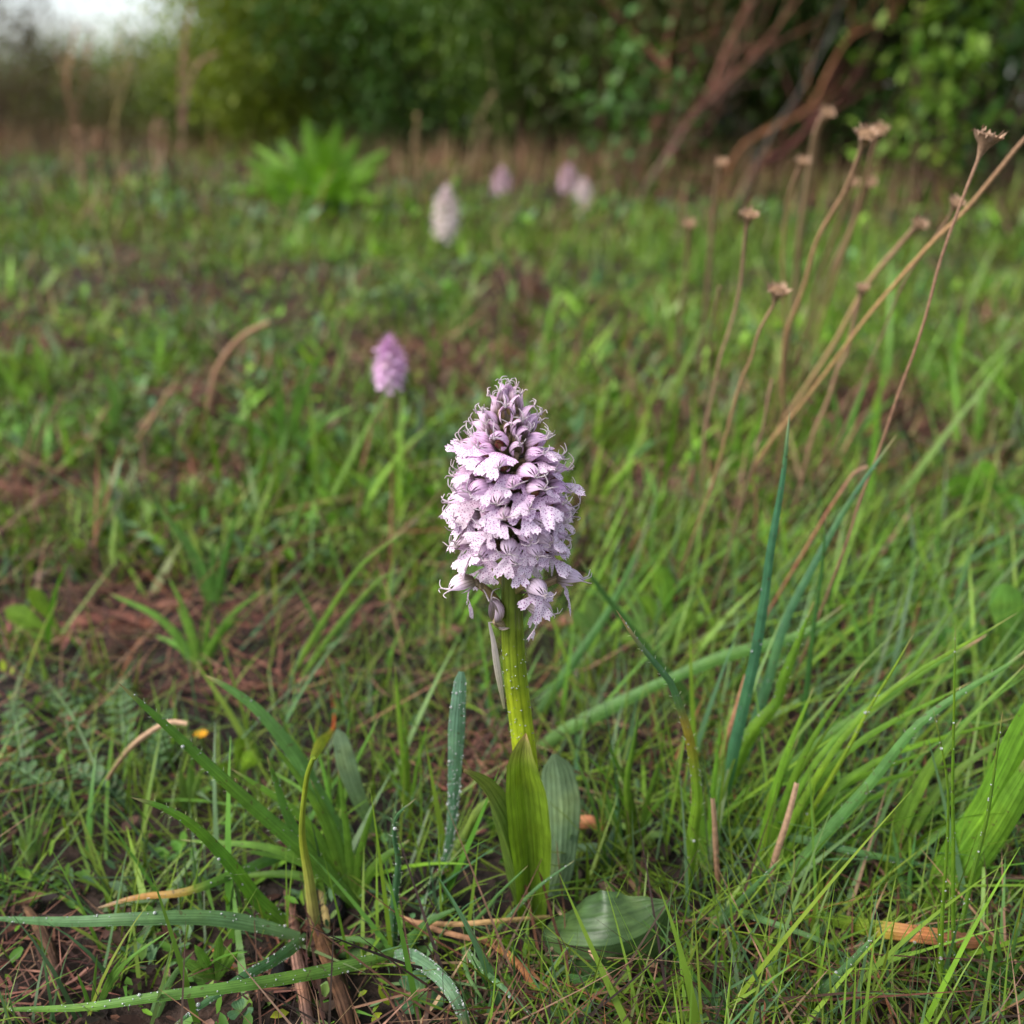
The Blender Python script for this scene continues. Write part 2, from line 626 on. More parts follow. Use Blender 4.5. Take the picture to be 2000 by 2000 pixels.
# broader blades among the near turf, mostly on the right
x = np.concatenate([NR.uniform(.02, .24, 560), NR.uniform(-.24, .02, 300)]); y = np.concatenate([NR.uniform(.14, .46, 560), NR.uniform(.15, .46, 300)])
keep = living(x, y) & (vnoise(x * 20 + 4, y * 20 + 3) > .32) & (np.hypot(x - .01, y - .2) > .022) & (np.hypot((x - .026) / .03, (y - .185) / .03) > 1)
x, y = x[keep], y[keep]; n = len(x)
cb = np.array([GRN, BRI, GLA, (.07, .15, .06), (.16, .24, .03)])[NR.choice(5, n, p=[.3, .25, .15, .2, .1])]
blades(mb, x, y, gz(x, y) - .001, NR.uniform(.022, .06, n), NR.uniform(.0011, .0027, n), NR.uniform(.1, 1.15, n), NR.uniform(-1.2, 2.6, n), NR.uniform(-.1, .8, n), jitn(cb, n, .25), segs=7)
# long thin blades sweeping to the right
x = NR.uniform(.045, .24, 420); y = NR.uniform(.15, .42, 420); n = 420
blades(mb, x, y, gz(x, y) - .001, NR.uniform(.035, .085, n), NR.uniform(.0008, .0019, n), NR.uniform(.35, 1.15, n), NR.normal(.15, .7, n), NR.uniform(-.1, .5, n), jitn(np.array([BRI, GRN, (.14, .24, .02), (.10, .19, .05)])[NR.integers(0, 4, n)], n, .25), segs=7)
# middle distance: short and patchy, brown ground between
def mid_mask(x, y):
    return .6 * vnoise(x * 9 + 5, y * 6 + 2) + .4 * vnoise(x * 21 + 1, y * 13 + 8) + np.clip(x * .35, -.08, .16)


x, y, idx, nc = clumped(3300, 14, .42, 1.6, .018)
keep = mid_mask(x, y) - np.where(x < .02, .07, 0) > .42
keep &= living(x, y)
x, y, idx = x[keep], y[keep], idx[keep]
n = len(x)
h = NR.uniform(.008, .03, n) * (1 + .5 * (x > .15)) * (.7 + .7 * vnoise(x * 4, y * 3))
blades(mb, x, y, gz(x, y) - .002, h, NR.uniform(.001, .0026, n), NR.uniform(0, 1.0, n), NR.uniform(0, 6.28, n), NR.uniform(-.1, 1.0, n), jitn(green_mix(x, y) * clump_tone(idx, nc), n, .25), segs=3)
# olive and straw coloured thatch mixed through it
x, y, idx, nc = clumped(1700, 12, .42, 2.6, .025)
keep = (mid_mask(x, y) - np.clip(x * .3, -.1, .2)) < .56
x, y, idx = x[keep], y[keep], idx[keep]; n = len(x)
pc = np.array([(.20, .18, .06), (.22, .17, .08), (.16, .16, .045), (.17, .085, .05), (.09, .045, .03)])[NR.choice(5, nc, p=[.3, .2, .2, .15, .15])]
blades(mb, x, y, gz(x, y), NR.uniform(.008, .03, n), NR.uniform(.0015, .004, n), NR.uniform(.2, 1.5, n), NR.uniform(0, 6.28, n), NR.uniform(-.2, .8, n), jitn(pc[idx], n, .3), segs=3)
# loose rosettes of broader blades
x, y, idx, nc = clumped(900, 6, .40, 2.4, .008)
ok = (mid_mask(x, y) - np.where(x < .02, .07, 0) > .36) & living(x, y)
x, y, idx = x[ok], y[ok], idx[ok]; n = len(x)
pc = np.array([GRN, BRI, GLA, (.16, .24, .05), (.13, .17, .04), TEAL])[NR.choice(6, nc, p=[.2, .28, .14, .18, .14, .06])]
blades(mb, x, y, gz(x, y), NR.uniform(.016, .05, n) * np.interp(y, [.4, .7], [.8, 1.1]), NR.uniform(.003, .008, n) * np.interp(y, [.4, .7], [.75, 1.1]), NR.uniform(.1, 1.3, n), NR.uniform(0, 6.28, n), NR.uniform(0, .9, n), jitn(pc[idx] * clump_tone(idx, nc), n, .2), segs=5)
# far turf
x, y, idx, nc = clumped(2600, 12, 1.4, 5.5, .05)
keep = vnoise(x * 3 + 5, y * 2 + 2) > .34
x, y, idx = x[keep], y[keep], idx[keep]
n = len(x)
h = NR.uniform(.015, .055, n) * (1 + .4 * (x > .2))
pc = np.array([GRN, BRI, OLV, (.20, .22, .06), (.22, .18, .08)])[NR.choice(5, nc, p=[.15, .25, .2, .22, .18])]
blades(mb, x, y, gz(x, y) - .002, h, NR.uniform(.003, .006, n), NR.uniform(0, .9, n), NR.uniform(0, 6.28, n), NR.uniform(0, 1.0, n), jitn((.5 * green_mix(x, y) + .5 * pc[idx]) * clump_tone(idx, nc), n, .25), segs=3)
# scattered broader blades standing over the turf
x, y = scatter(900, .45, 3.2)
keep = vnoise(x * 3 + 2, y * 3 + 6) + np.clip(x * .5, -.1, .3) > .4
x, y = x[keep], y[keep]; n = len(x)
h = NR.uniform(.035, .09, n) * (1 + .4 * (x > .15))
blades(mb, x, y, gz(x, y), h, NR.uniform(.0025, .006, n), NR.uniform(0, .6, n), NR.uniform(0, 6.28, n), NR.uniform(0, .9, n), jitn(green_mix(x, y) * np.array([1.0, 1.15, .9]), n, .3), segs=5)
tag(mb.build("grass", M_GRASS), "fine green turf growing through the brown litter all over the meadow", "grass", None, "stuff")

def small_leaves(mb, x, y, z, ln, wd, tilt, az, col):
    """many little oval leaves: six vertices each"""
    n = len(x)
    P = np.array([(0, 0), (.3, .5), (.75, .42), (1, 0), (.75, -.42), (.3, -.5)])
    ca, sa = np.cos(az), np.sin(az); ct, st = np.cos(tilt), np.sin(tilt)
    V = np.zeros((n, 6, 3))
    for i, (a, b) in enumerate(P):
        l = a * ln; s_ = b * wd
        hx = l * ct; hz = l * st + np.abs(b) * wd * .35
        V[:, i, 0] = x + ca * hx - sa * s_
        V[:, i, 1] = y + sa * hx + ca * s_
        V[:, i, 2] = z + hz
    b = (np.arange(n) * 6)[:, None]
    F = np.concatenate([np.hstack([b, b + 1, b + 2, b + 3]), np.hstack([b, b + 3, b + 4, b + 5])])
    mb.add(V.reshape(-1, 3), F, np.repeat(col, 6, 0))


# dry litter: thin brown stalks and needles lying criss-cross
mb = MB()
x, y = scatter(9000, .11, .5)
keep = (vnoise(x * 9 + 2, y * 9 + 7) + np.clip(x * 1.5, -.05, .3)) > .22
keep &= (np.hypot(x - .005, y - .2) > .008) & (np.hypot((x - .026) / .018, (y - .192) / .012) > 1)
keep &= NR.random(len(x)) < np.interp(y, [.11, .2, .28, .4], [1, .85, .6, .7])
x, y = x[keep], y[keep]; n = len(x)
pal = np.array([(.26, .15, .085), (.08, .036, .02), (.12, .05, .028), (.04, .019, .012), (.17, .07, .03), (.07, .04, .024), (.022, .013, .009), (.045, .022, .014), (.20, .125, .075)])
c = jitn(pal[NR.integers(0, len(pal), n)], n)
blades(mb, x, y, gz(x, y) + NR.uniform(-.001, .006, n), NR.uniform(.015, .06, n), NR.uniform(.0004, .0012, n), NR.uniform(.9, 1.65, n), NR.uniform(0, 6.28, n), NR.uniform(-.3, .35, n), c, segs=3)
x, y = scatter(12000, .4, 1.7)
keep = (mid_mask(x, y) < .5) | (NR.random(len(x)) < .35)
x, y = x[keep], y[keep]; n = len(x)
c = jitn(pal[NR.integers(0, len(pal), n)], n)
blades(mb, x, y, gz(x, y) + NR.uniform(0, .008, n), NR.uniform(.02, .08, n), NR.uniform(.0008, .0026, n), NR.uniform(.8, 1.6, n), NR.uniform(0, 6.28, n), NR.uniform(-.3, .4, n), c, segs=3)
x, y = scatter(9000, 1.5, 7.0)
x, y = x[:], y[:]; n = len(x)
c = jitn(pal[NR.integers(0, len(pal), n)], n)
blades(mb, x, y, gz(x, y), NR.uniform(.04, .16, n), NR.uniform(.002, .005, n), NR.uniform(.2, 1.4, n), NR.uniform(0, 6.28, n), NR.uniform(-.3, .5, n), c, segs=3)
# thicker reddish litter on the worn spots
for cx, cy, rx, ry in PATCH:
    n = int(min(900, 60000 * rx * ry / max(cy, .2) ** 1.6 * .35 + 60))
    a_ = NR.uniform(0, 6.28, n); r_ = np.sqrt(NR.random(n)) * 1.1
    x = cx + np.cos(a_) * r_ * rx; y = cy + np.sin(a_) * r_ * ry
    k = max(.2, cy)
    c = jitn(np.array([(.20, .085, .055), (.12, .05, .035), (.06, .028, .02), (.26, .14, .09), (.035, .02, .015)])[NR.choice(5, n, p=[.28, .25, .22, .1, .15])], n)
    blades(mb, x, y, gz(x, y) + NR.uniform(0, .004, n), NR.uniform(.05, .2, n) * k * .5, NR.uniform(.002, .009, n) * k * .6, NR.uniform(1.1, 1.62, n), NR.uniform(0, 6.28, n), NR.uniform(-.3, .3, n), c, segs=3)
# flat scraps of bark and rotted leaf
for n0, y0, y1, l0, l1 in ((3200, .11, .5, .0015, .0075), (7000, .4, 1.8, .006, .022)):
    x, y = scatter(n0, y0, y1)
    n = len(x)
    c = jitn(np.array([(.07, .03, .019), (.10, .04, .027), (.04, .02, .013), (.02, .012, .009), (.18, .10, .065)])[NR.choice(5, n, p=[.3, .2, .25, .2, .05])], n)
    ln = NR.uniform(l0, l1, n)
    small_leaves(mb, x, y, gz(x, y) + NR.uniform(.0003, .004, n), ln, ln * NR.uniform(.2, .6, n), NR.uniform(-.35, .5, n), NR.uniform(0, 6.28, n), c)
# tall dead grass along the foot of the bushes
for xa, xb, ya, yb, n0, ha, hb in ((-.55, .9, 2.3, 3.2, 1300, .04, .15), (-3.5, -.6, 3.8, 6.0, 2600, .06, .18), (.3, 1.8, 2.0, 2.7, 500, .04, .12)):
    x = NR.uniform(xa, xb, n0); y = NR.uniform(ya, yb, n0); n = n0
    c = jitn(np.array([TAN, (.26, .15, .08), (.20, .11, .06), (.14, .12, .04)])[NR.integers(0, 4, n)], n)
    blades(mb, x, y, gz(x, y), NR.uniform(ha, hb, n), NR.uniform(.002, .005, n), NR.uniform(0, .5, n), NR.uniform(0, 6.28, n), NR.uniform(-.2, .6, n), c, segs=3)
tag(mb.build("dry_grass_litter", M_DRY), "brown dead stalks and needles lying criss cross on the soil", "litter", None, "stuff")


mb = MB()
for nc_, per, y0, y1, spd, l0, l1, hh_ in ((430, 12, .12, .5, .008, .0022, .0062, .005), (1500, 14, .4, 1.7, .024, .005, .014, .014), (1700, 12, 1.6, 6.0, .06, .012, .032, .03)):
    x, y, idx, nc = clumped(nc_, per, y0, y1, spd)
    keep = vnoise(x * 8 + 31, y * 8 + 12) - np.clip(x * .8, -.14, .2) > .40
    keep &= (np.hypot(x - .01, y - .2) > .02) & living(x, y)
    x, y, idx = x[keep], y[keep], idx[keep]; n = len(x)
    pal2 = np.array([GRN, BRI, (.10, .18, .08), (.12, .19, .04), (.07, .14, .05), YEL])
    c = jitn(pal2[NR.choice(len(pal2), nc, p=[.28, .2, .2, .2, .11, .01])][idx] * clump_tone(idx, nc, .55, 1.6), n, .2)
    ln = NR.uniform(l0, l1, n)
    small_leaves(mb, x, y, gz(x, y) + NR.random(n) * hh_, ln, ln * NR.uniform(.25, .55, n), NR.uniform(-.2, 1.2, n), NR.uniform(0, 6.28, n), c)
tag(mb.build("leafy_ground_cover", M_FOL), "low small leaved herbs carpeting the meadow between the grass", "ground cover", None, "stuff")

# ------------------------------------------------------------------ the orchid
def lobe_profile(t, a):
    return a


def lip_mesh(mb, L, seed, frame, roll=0.0, curl=1.0, pale=.5):
    """three-lobed, toothed lip. frame = (origin, outward, up, side); the lip leaves the mouth outward and droops"""
    rr = random.Random(seed)
    o, ex, ez, ey = frame
    pink = np.array([.82, .50, .79]); white = np.array([.88, .73, .85])

    def place(p, q):
        """p along, q across (in lip lengths) -> 3-d point, with droop and a gentle wave"""
        a = .15 + curl * 1.25 * (1 - math.exp(-2.6 * p))          # angle turned downward
        k = 24
        X = Z = 0.0
        dp = p / k
        for i in range(k):
            pp = dp * (i + .5)
            ang = -.1 + curl * 1.35 * (1 - math.exp(-4.0 * pp))
            X += math.cos(ang) * dp; Z -= math.sin(ang) * dp
        wav = .05 * math.sin(9 * p + 5 * q + seed) + .03 * math.sin(19 * q + 13 * p + 2 * seed) + .22 * q * q * (1 if seed % 3 else -.5)
        nx, nz = math.sin(a), math.cos(a)
        X += nx * wav * -.7; Z += nz * wav * -.2
        qq = q
        c, s = math.cos(roll), math.sin(roll)
        return o + L * (ex * X + ez * (Z * c - qq * s) + ey * (qq * c + Z * s))

    def lobe(p0, q0, ang, ln, w0, w1, notch, nt=9, ns=7, shape=.9):
        V, U, C = [], [], []
        da, db = math.cos(ang), math.sin(ang)
        for i in range(ns):
            s = i / (ns - 1)
            wdt = w0 + (w1 - w0) * s ** shape
            if i >= ns - 1:
                wdt *= .93
            for j in range(nt):
                t = -1 + 2 * j / (nt - 1)
                end = 1 - .16 * t * t - notch * math.exp(-(t / .22) ** 2)
                if i == ns - 1:
                    end += (.065 if j % 2 else -.065) + rr.uniform(-.04, .04)
                along = s * ln * (1 - s + s * end)
                ac = t * wdt * (1 + (rr.uniform(-.05, .05) if j in (0, nt - 1) else 0))
                p = p0 + along * da - ac * db * .9
                q = q0 + along * db + ac * da
                V.append(place(max(p, 0), q)); U.append((q, p))
                f = min(1, max(0, p * 1.1))
                c = pink * (1 - f) + white * f
                C.append(c * (1 - pale) + white * pale if pale > 0 else c)
        mb.add(np.array(V), grid_faces(ns, nt), np.array(C), np.array(U))

    k = 1 + rr.uniform(-.1, .12)
    lobe(0, 0, 0, .42, .15, .17, 0, nt=7, ns=5)
    lobe(.36, 0, rr.uniform(-.1, .1), .64 * k, .11, .39 * k, .24, nt=13, ns=7, shape=.8)
    for sgn in (-1, 1):
        lobe(.16, sgn * .08, sgn * rr.uniform(.95, 1.28), .56 * k, .085, .19, .05, nt=7, ns=6, shape=1.1)


def hood_mesh(mb, L, seed, frame, openness=.5, green=.5, tails=1.0, pale=.5):
    """helmet of five pointed sepals and petals ending in thread-like tips"""
    rr = random.Random(seed * 7 + 3)
    o, ex, ez, ey = frame
    base = np.array([.30, .24, .15]) * (1 - green) + np.array([.17, .18, .05]) * green
    mid = np.array([.82, .53, .78]) * (1 - pale) + np.array([.88, .73, .84]) * pale
    Rm = .33 * L

    def surf(u, ph, k=1.0):
        r = Rm * k * math.sin(math.pi * min(1, .08 + u * .9) ** .78) ** .75
        lift = .28 * math.sin(u * 2.2) - .10 * u * u
        return o + ex * (L * u) + ez * (L * lift * .55 + r * math.cos(ph) - Rm * .3) + ey * (r * math.sin(ph))

    segs = [(0, .62, 1.0), (1.25, .6, 1.02), (-1.25, .6, 1.02), (.6, .42, .93), (-.6, .42, .93), (2.2, .38, .95), (-2.2, .38, .95)]
    for pc, hw, k in segs:
        n, m_ = 8, 5
        V, U, C = [], [], []
        umax = rr.uniform(.93, 1.04) if abs(pc) < 2 else .62
        for i in range(n):
            s = i / (n - 1)
            u = s * umax
            hwu = hw * (1 - s ** 3.2 * .97)
            for j in range(m_):
                t = -1 + 2 * j / (m_ - 1)
                ph = pc * (1 + openness * .25 * s) + t * hwu
                V.append(surf(u, ph, k * (1 + openness * .3 * s * s + .05 * (1 - t * t))))
                U.append(((t + 1) / 2, s))
                f = min(1, max(0, (s - .08) * 2.2))
                C.append(base * (1 - f) + mid * f)
        mb.add(np.array(V), grid_faces(n, m_), np.array(C), np.array(U))
        if tails > 0 and abs(pc) < 1.5 and abs(pc) != .6:
            tip = surf(umax, pc * (1 + openness * .25), k * (1 + openness * .3))
            ln = L * rr.uniform(.35, .62) * tails
            d1 = nrm(ex * .9 + ez * (math.cos(pc) * .7) + ey * math.sin(pc) * .7)
            cv = nrm(ez * rr.uniform(-.3, 1.0) + ey * (math.sin(pc) + rr.uniform(-.6, .6)) - ex * rr.uniform(0, .6))
            p1 = tip + d1 * ln * .5; p2 = p1 + nrm(d1 * .5 + cv) * ln * .35; p3 = p2 + nrm(cv - d1 * rr.uniform(-.6, .3)) * ln * .3
            tube(mb, [tip - d1 * L * .1, p1, p2, p3], [.00025, .00017, .00013, .00008], (.76, .66, .70), n=8, m=4, caps=False)
    if openness < 0:
        return
    # the dark red-brown mouth under the helmet
    n, m_ = 5, 8
    V, C = [], []
    for i in range(n):
        s = i / (n - 1)
        r = Rm * .55 * math.sin(math.pi * (.15 + .8 * s))
        for j in range(m_):
            a = 2 * math.pi * j / m_
            V.append(o + ex * L * (.12 + .42 * s) + ez * (L * .05 - Rm * .35 + r * math.cos(a)) + ey * r * math.sin(a))
            C.append(np.array([.20, .05, .04]) if (j % 3) else np.array([.25, .17, .05]))
    mb.add(np.array(V), grid_faces(n, m_, True), np.array(C), np.tile([.25, 1.0], (len(V), 1)))


EX, EY, EZ = np.array([1., 0, 0]), np.array([0, 1., 0]), np.array([0, 0, 1.])
FR0 = (np.zeros(3), EX, EZ, EY)
LIPS, HOODS = {}, {}
FL = .0064


def get_lip(v, tone):
    if (v, tone) not in LIPS:
        b = MB(); lip_mesh(b, .0079, v, FR0, curl=(.75, 1.0, .9, 1.15, .85, 1.05, .6, 1.2)[v % 8], pale=(.15, .5, .8)[tone])
        LIPS[v, tone] = b.mesh("lip", M_LIP)
    return LIPS[v, tone]


def get_hood(v, tone):
    if (v, tone) not in HOODS:
        b = MB(); hood_mesh(b, FL, v, FR0, openness=(.3, .7, .5, .9, .2, .6)[v % 6], green=.35, pale=(.1, .4, .75)[tone])
        HOODS[v, tone] = b.mesh("hood", M_HOOD)
    return HOODS[v, tone]


BUDS = {}


def get_bud(v, tone):
    if (v, tone) not in BUDS:
        b = MB(); hood_mesh(b, FL * .88, v + 40, FR0, openness=-.55, green=.8, tails=.85, pale=(.25, .4, .75)[tone])
        BUDS[v, tone] = b.mesh("bud", M_HOOD)
    return BUDS[v, tone]


from mathutils import Matrix


def frame_matrix(o, ex, upref, roll=0.0):
    ex = nrm(ex); ey = nrm(np.cross(upref, ex)); ez = np.cross(ex, ey)
    c, s = math.cos(roll), math.sin(roll)
    ey, ez = ey * c + ez * s, ez * c - ey * s
    M = Matrix.Identity(4)
    for i in range(3):
        M[i][0], M[i][1], M[i][2], M[i][3] = ex[i], ey[i], ez[i], o[i]
    return M


def part(me, name, parent, M):
    o = bpy.data.objects.new(name, me)
    COL.objects.link(o)
    o.parent = parent
    o.matrix_local = M
    return o


base = G(1034, 1806)
base[1] = D
orchid = empty("orchid", base, "large sharp pale pink conical orchid with dark spotted flowers in the middle", "orchid")
B0 = base.copy()


def axis(z):                       # the stem's centre line by height
    ks = [(1034, 1806), (1042, 1690), (1037, 1590), (1023, 1450), (1007, 1330), (1001, 1240), (1000, 1100), (996, 950), (991, 820), (990, 745)]
    P = np.array([at(a, b, D) for a, b in ks])
    return np.array([np.interp(z, P[:, 2], P[:, 0]), D, z])


zt = at(990, 745, D)[2]
zb = base[2]
mb = MB()
zz = np.linspace(zb - .004, zt - .003, 14)
tube(mb, [axis(z) - B0 for z in zz], [.0027, .0028, .0029, .0029, .0029, .0029, .0028, .00275, .0026, .0024, .0021, .0018, .0014, .0006],
     [(0, (.10, .16, .02)), (.3, (.20, .28, .010)), (.40, (.32, .40, .018)), (.47, (.27, .35, .016)), (.56, (.17, .24, .016)), (.66, (.11, .16, .018)), (1, (.14, .12, .05))], n=44, m=16, ridge=.035)
mb.build("stem", M_STEM, orchid)
mb = MB()
for k in range(60):                # tiny beads on the pale part of the stem
    z = np.interp(R.random(), [0, 1], [at(1023, 1450, D)[2], at(1001, 1240, D)[2]])
    a = R.uniform(-math.pi, 0)
    drop(mb, axis(z) - B0 + np.array([math.cos(a), math.sin(a), 0]) * .0029, R.uniform(.00010, .00022))
tag(mb.build("dew", M_DEW, orchid), kind="stuff")

zlo, zhi = at(1000, 1070, D)[2], at(990, 745, D)[2]


def ovary(parent, p0, p1, r=.0010, arch=.3):
    b = MB()
    mid = (p0 + p1) / 2 + np.array([0, 0, 1]) * np.linalg.norm(p1 - p0) * arch * .5
    tube(b, [p0, mid, p1], [r * .6, r * 1.05, r * .85], [(0, (.20, .20, .06)), (.6, (.26, .21, .10)), (1, (.32, .25, .16))], n=8, m=7, ridge=.09)
    return b.build("ovary", M_OVARY, parent)


def bract(parent, p0, p1):
    b = MB()
    d = p1 - p0
    ribbon(b, [p0, p0 + d * .5 + np.array([0, 0, -.0008]), p0 + d * 1.0], .0019, [(0, (.25, .26, .12)), (.4, (.6, .52, .5)), (1, (.62, .5, .52))], np.array([0, .0, 1.0]), n=7, m=3, fold=.5)
    return b.build("bract", M_HOOD, parent)


def add_flower(z, az, rad, elev, v, tone, lip=True, roll=0.0, scale=1.0, liproll=0.0, lippitch=0.0, zdrop=.0035, bud=False):
    """one flower: hood, spotted lip, twisted ovary and bract"""
    a = axis(z)
    out_ = np.array([math.cos(az), math.sin(az), 0])
    d = nrm(out_ * math.cos(elev) + EZ * math.sin(elev))
    o = a + out_ * rad
    M = frame_matrix(o - B0, d, EZ if elev < 1.3 else -out_, roll) @ Matrix.Diagonal((scale, scale, scale, 1))
    f = part(get_bud(v, tone) if bud else get_hood(v, tone), "bud" if bud else "flower", orchid, M)
    if lip:
        Ml = Matrix.Translation((.0012, 0, -.0022)) @ Matrix.Rotation(lippitch, 4, 'Y') @ Matrix.Rotation(liproll, 4, 'X')
        part(get_lip(v, tone), "lip", f, Ml)
    inv = M.inverted()
    s0 = a - EZ * zdrop + out_ * .0016 - B0
    q = inv @ Vector(s0)
    ovary(f, np.array(q), np.array([.0002, 0, -.0008]), arch=-.25 if bud else .2)
    if not bud or R.random() < .3:
        bract(f, np.array(q) + np.array([0, .0006, 0]), np.array(q) * .3 + np.array([0, R.choice([-1, 1]) * .0016, -.0018]))
    return f


# the dense part of the spike, in a spiral
golden = 2.39996
n_fl = 92
for k in range(n_fl):
    t = (k + .5) / n_fl
    t2 = t ** 1.05
    z = zlo + .001 + (zhi - zlo - .011) * t2
    az = k * golden + R.uniform(-.12, .12)
    rad = np.interp(t2, [0, .12, .5, .75, 1], [.0066, .0078, .0078, .0056, .0030])
    elev = np.interp(t2, [0, .5, .8, 1], [-.05, .12, .4, .7]) + R.uniform(-.2, .2)
    tone = 2 if t2 < .35 else (1 if t2 < .62 else 0)
    if R.random() < .2: tone = max(0, tone - 1)
    bud = t2 > .93 or (t2 > .78 and R.random() < .4)
    add_flower(z, az, rad, elev, R.randrange(12), tone, lip=not bud, roll=R.uniform(-.35, .35), scale=R.uniform(.78, 1.03) * np.interp(t2, [0, .7, 1], [1, 1.0, .92]),
               liproll=R.uniform(-.6, .6), lippitch=R.uniform(-.6, .3), bud=bud)
for k in range(16):                # tight buds crowning the tip
    t = k / 15
    az = k * golden + .4
    add_flower(zhi - .0115 + .0072 * t, az, np.interp(t, [0, 1], [.0040, .0006]), np.interp(t, [0, 1], [.75, 1.4]), k % 5, 0 if k < 9 else 1, lip=False, scale=np.interp(t, [0, 1], [.95, .80]), bud=True, zdrop=.0025)
# the loose lowest flowers
zl = lambda py: at(1000, py, D)[2]
add_flower(zl(1125), math.radians(187), .0090, -.42, 3, 2, liproll=.3, lippitch=.1, zdrop=.0085)
add_flower(zl(1118), math.radians(-8), .0105, -.15, 4, 2, liproll=-.2, lippitch=.35, zdrop=.0080)
add_flower(zl(1168), math.radians(-25), .0042, -.25, 7, 2, liproll=-.35, lippitch=.1, zdrop=.0015, scale=.98)
add_flower(zl(1110), math.radians(-60), .0080, -.1, 1, 2, liproll=.1, zdrop=.0055)
add_flower(zl(1112), math.radians(70), .0085, -.1, 2, 2, zdrop=.0055)
add_flower(zl(1115), math.radians(130), .0085, -.2, 5, 2, zdrop=.0055)
# the withered flower hugging the stem at the lower left
f = add_flower(zl(1200), math.radians(212), .0036, 1.15, 8, 2, lip=False, zdrop=.0022, bud=True, scale=1.15)
# the long pale bract beside the stem
mb = MB()
P = [at(a, b, D - .0015) - B0 for a, b in ((985, 1385), (972, 1310), (963, 1250), (955, 1213), (964, 1216))]
ribbon(mb, P, .0016, [(0, (.28, .30, .12)), (.5, (.55, .50, .42)), (1, (.66, .56, .56))], EY, n=14, m=3, fold=.5, prof=lambda s: .35 + .65 * np.sin(np.pi * np.clip(s * 1.1, 0, 1)))
mb.build("bract", M_HOOD, orchid)


def oleaf(pts, Ys, wpx, cols, fold=.3, n=26, m=11, prof=None, twist=0.0, wave=0.0, side=None, name="leaf"):
    P = [at(a, b, y) for (a, b), y in zip(pts, Ys)]
    wm = wpx / FPX * np.linalg.norm(P[len(P) // 2] - CAM)
    b = MB()
    view = nrm(np.mean(P, 0) - CAM)
    ribbon(b, [p - B0 for p in P], wm, cols, view if side is None else side, n=n, m=m, fold=fold, prof=prof, twist=twist, wave=wave)
    return b.build(name, M_ORCHLEAF, orchid)


pw = lambda a, b: (lambda s: np.clip(np.sin(np.pi * np.clip(a + (1 - a) * s, 0, 1)) ** b, .0, 1))


def pf_sheath(s):
    return np.interp(s, [0, .25, .55, .75, .88, .96, 1], [.66, .8, 1.0, .95, .70, .32, .03])


# sheathing leaf clasping the stem in front
oleaf([(1038, 1800), (1039, 1690), (1030, 1580), (1020, 1490), (1027, 1432)], [D - .0035, D - .004, D - .005, D - .0048, D - .004], 78,
      [(0, (.10, .18, .018)), (.4, (.14, .225, .016)), (.85, (.135, .21, .018)), (.96, (.24, .24, .06)), (1, (.40, .25, .14))], fold=-1.0, prof=pf_sheath)
# the folded, twisted leaf at its left
oleaf([(1040, 1800), (1010, 1720), (978, 1620), (945, 1545), (905, 1505)], [D - .0045, D - .0065, D - .008, D - .0075, D - .010], 56,
      [(0, (.09, .15, .02)), (.6, (.09, .15, .025)), (.95, (.12, .16, .03)), (1, (.38, .26, .15))], fold=1.3, twist=.9, wave=.06, prof=lambda s: np.interp(s, [0, .2, .6, .85, 1], [.75, .8, 1, .6, .02]))
# pale upright leaf behind
oleaf([(1045, 1800), (1085, 1720), (1096, 1610), (1092, 1530), (1082, 1473)], [D + .003, D + .008, D + .014, D + .018, D + .019], 76,
      [(0, (.10, .16, .08)), (.5, (.12, .19, .095)), (1, (.16, .23, .13))], fold=.25, prof=lambda s: np.interp(s, [0, .3, .7, .9, 1], [.5, .75, 1, .75, .1]))
# narrow dark leaf at the right
oleaf([(1060, 1810), (1130, 1790), (1166, 1750), (1185, 1690), (1200, 1612)], [D + .003, D + .010, D + .014, D + .016, D + .018], 48,
      [(0, (.06, .11, .05)), (1, (.09, .15, .09))], fold=.6, prof=lambda s: np.interp(s, [0, .3, .6, 1], [.4, .8, 1, .02]))
# broad leaf lying on the ground at the lower right
Pl = [G(1058, 1826, .006), G(1120, 1840, .011), G(1190, 1840, .014), G(1258, 1818, .014), G(1312, 1762, .018)]
b = MB()
ribbon(b, [p - B0 for p in Pl], .0225, [(0, (.05, .095, .03)), (.6, (.055, .105, .035)), (1, (.07, .12, .035))], nrm(np.array([0, .66, -.75])), n=30, m=13, fold=.5,
       prof=lambda s: np.interp(s, [0, .2, .5, .75, .9, 1], [.45, .9, 1, .85, .5, .03]), twist=-.5, wave=.02)
b.build("leaf", M_ORCHLEAF, orchid)


